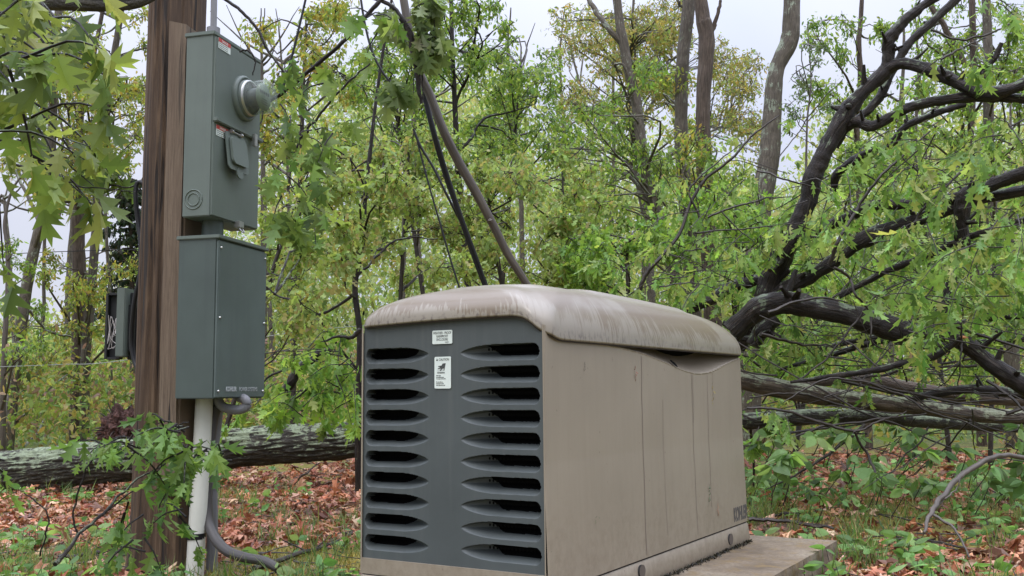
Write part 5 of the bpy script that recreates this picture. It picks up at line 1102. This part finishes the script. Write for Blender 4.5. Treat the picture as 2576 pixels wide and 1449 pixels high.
# ------------------------------------------------------------------ ground cover
def on_pad(x, y):
    d = Vector((x, y, 0)) - Vector(gcen); dx = d.dot(Vector(ax)); dy = d.dot(Vector(ay)); return -GW / 2 - .14 < dx < PDX + .02 and -GL / 2 - .28 < dy < PDY + .02
def scatter(n, xr, yr, dens=None):
    out_ = []
    while len(out_) < n:
        y = yr[0] + (yr[1] - yr[0]) * random.random() ** 1.3; x = random.uniform(-1, 1) * (.62 * y + .4)
        if on_pad(x, y): continue
        if dens and random.random() > dens(x, y): continue
        out_.append((x, y, gz(x, y)))
    return np.array(out_)
def patch(x, y, s=1.1, o=0): return mn.noise(Vector((x * s + o, y * s, o)))
def litter():
    n = 27000; P = scatter(n, None, (2.5, 12), lambda x, y: .95 if patch(x, y, .8, 3) > (.02 if x < .8 else .12) or 5.0 < y < 9 and x < .3 else .16); P[:, 2] += rng.uniform(.0, .035, n)
    d = rdir(n); d[:, 2] *= .35; mb = MB(); keep = ~((P[:, 1] > 3.3) & (P[:, 1] < 5.0) & (P[:, 0] > -1.25) & (P[:, 0] < 0) & (rng.random(n) < .8)); P = P[keep]; d = d[keep]; n = len(P)
    leaves(mb, OAK, P, d, rng.uniform(.045, .12, n), palette(n, [(.42, .17, .085), (.50, .25, .14), (.27, .10, .055), (.54, .34, .22), (.34, .12, .06), (.15, .07, .045)], None, .22), droop=.5, fold=.6, nrm=rng.normal(size=(n, 3)) * .45 + [0, 0, 1], curl=1.0)
    o = mb.build('leaf_litter', DRY, color=True); tag(o, 'orange-brown dead oak leaves covering the forest floor', 'leaf litter', kind='stuff')
litter()
def mossy():
    n = 60000; P = scatter(n, None, (2.4, 8), lambda x, y: 1 if patch(x, y, .9, 8) > .0 or (3.3 < y < 5 and -1.25 < x < 0) else .12); d = rdir(n); d[:, 2] = np.abs(d[:, 2]) + .8; mb = MB()
    leaves(mb, _tpl([(-.12, 0), (.12, 0), (0, 1)], [(0, 1, 2)]), P, d, rng.uniform(.012, .035, n), palette(n, [(.34, .28, .05), (.26, .25, .05), (.42, .30, .06), (.16, .19, .04)]), droop=.2)
    o = mb.build('moss', DRY, color=True); tag(o, 'yellow-green moss patches between the dead leaves', 'moss', kind='stuff')
mossy()
def twiglets():
    mb = MB(); P = scatter(900, None, (2.5, 9))
    for p in P:
        a = random.uniform(0, 6.28); L_ = random.uniform(.05, .32); d = np.array([math.cos(a), math.sin(a), random.uniform(-.1, .25)]) * L_; q = p + [0, 0, .02]
        r_ = random.uniform(.0015, .005); tube(mb, [q, q + d * .5 + rng.normal(size=3) * .01, q + d], [r_, r_ * .8, r_ * .4], 4, n=4, cap=False)
    o = mb.build('fine_twigs', BARK_TWIG); tag(o, 'broken dark twiglets strewn over the leaf litter', 'twigs', kind='stuff')
twiglets()
def herbs():
    n = 1500; P = scatter(n, None, (2.5, 10), lambda x, y: .8 if (patch(x, y, 1.3, 15) > .22 or (x > 1.4 and patch(x, y, 1.3, 15) > -.1) or (y < 3.9 and x < -.6)) else .05)
    st = ([], [], []); stem = MB()
    for p in P:
        h = random.uniform(.02, .13); c = p + [random.uniform(-.02, .02), random.uniform(-.02, .02), h]; k = random.choice((3, 4, 5, 6)); a = rng.uniform(0, 6.28, k)
        st[0].append(np.tile(c, (k, 1)) - np.stack([np.zeros(k), np.zeros(k), rng.uniform(0, h * .6, k)], -1)); st[1].append(np.stack([np.cos(a), np.sin(a), rng.uniform(-.15, .7, k)], -1)); st[2].append(rng.uniform(.03, .085, k))
        tube(stem, [p, (p + c) / 2, c], [.0018, .0015, .001], 4, n=3, cap=False)
    P_ = np.concatenate(st[0]); mb = stem
    mb2 = MB(); leaves(mb2, OVATE, P_, np.concatenate(st[1]), np.concatenate(st[2]), palette(len(P_), [(.18, .35, .11), (.23, .40, .13), (.14, .27, .08), (.28, .43, .15)]), droop=.35)
    o = mb2.build('ground_plants', LEAF, color=True); tag(o, 'small bright green seedlings sprouting through the dead leaves', 'ground plants', kind='stuff')
    mb.build('stems', BARK_TWIG, o)
herbs()
def grassy():
    mb = MB(); cl = scatter(420, None, (2.5, 8), lambda x, y: .9 if patch(x, y, 1.0, 22) > .05 else .15)
    extra = [G(1960, 1235), G(1990, 1260), G(1930, 1270), G(2150, 1420), G(2130, 1380), G(2200, 1440), G(2165, 1350), G(2240, 1370)]
    cl = np.vstack([cl] + [np.array([[e.x + random.uniform(-.05, .05), e.y + random.uniform(-.05, .05), 0]]) for e in extra for _ in range(3)])
    n = len(cl) * 26; k = np.repeat(np.arange(len(cl)), 26); P = cl[k] + np.hstack([rng.normal(size=(n, 2)) * .03, np.zeros((n, 1))]); d = rdir(n) * .45; d[:, 2] = 1
    B_ = _tpl([(-.02, 0), (.02, 0), (-.017, .5), (.017, .5), (0, 1)], [(0, 1, 3, 2), (2, 3, 4)])
    leaves(mb, B_, P, d, rng.uniform(.05, .17, n), palette(n, [(.10, .20, .06), (.15, .24, .07), (.20, .26, .08), (.26, .24, .09)]), droop=.5, fold=0)
    o = mb.build('grass', LEAF, color=True); tag(o, 'wispy green grass tufts around the pad and the leaf litter', 'grass', kind='stuff')
grassy()
TG = 'twigs lying on the ground'
tw_list = [([(1885, 1328), (1960, 1330), (2030, 1340), (2100, 1352)], .011, 'dark twig lying along the back edge of the concrete pad'), ([(1890, 1305), (1960, 1300), (2040, 1296)], .009, 'short thick dark twig just beyond the pad'),
           ([(640, 1420), (760, 1380), (850, 1350), (885, 1330)], .012, 'grey stick lying between the hose and the generator'), ([(150, 1385), (240, 1375), (330, 1372)], .012, 'dark stick lying left of the pole foot'), ([(700, 1310), (780, 1300), (860, 1295)], .010, 'thin stick on the litter between pole and generator'),
           ([(2180, 1370), (2300, 1360), (2420, 1380), (2520, 1400)], .007, 'long thin twig on the moss right of the pad'), ([(730, 1225), (770, 1190), (805, 1165)], .008, 'twig leaning up against the fallen trunk')]
for pts, r_, lab in tw_list:
    P = []
    for a, b in pts: q = G(a, b, .03); q.z = gz(q.x, q.y) + .02; P.append(q)
    if 'leaning' in lab: P = [G(730, 1225, .02), V(770, 1190, 7.4), V(805, 1165, 7.8)]
    if 'pad' in lab and 'back' in lab: 
        for q in P: q.z = .075
    mb = MB(); tube(mb, P, [r_, r_ * .8, r_ * .6], 7, n=26, wob=.006)
    for k in range(3): a = P[1].lerp(P[2], random.random()); tube(mb, [a, a + Vector((random.uniform(-.15, .15), random.uniform(-.1, .1), random.uniform(.0, .08)))], [r_ * .4, r_ * .15], 5, n=4)
    o = mb.build('fallen_twig', BARK_TWIG); tag(o, lab, 'twig', TG)
print('tris', sum(len(o.data.polygons) for o in scene.objects if o.type == 'MESH'))
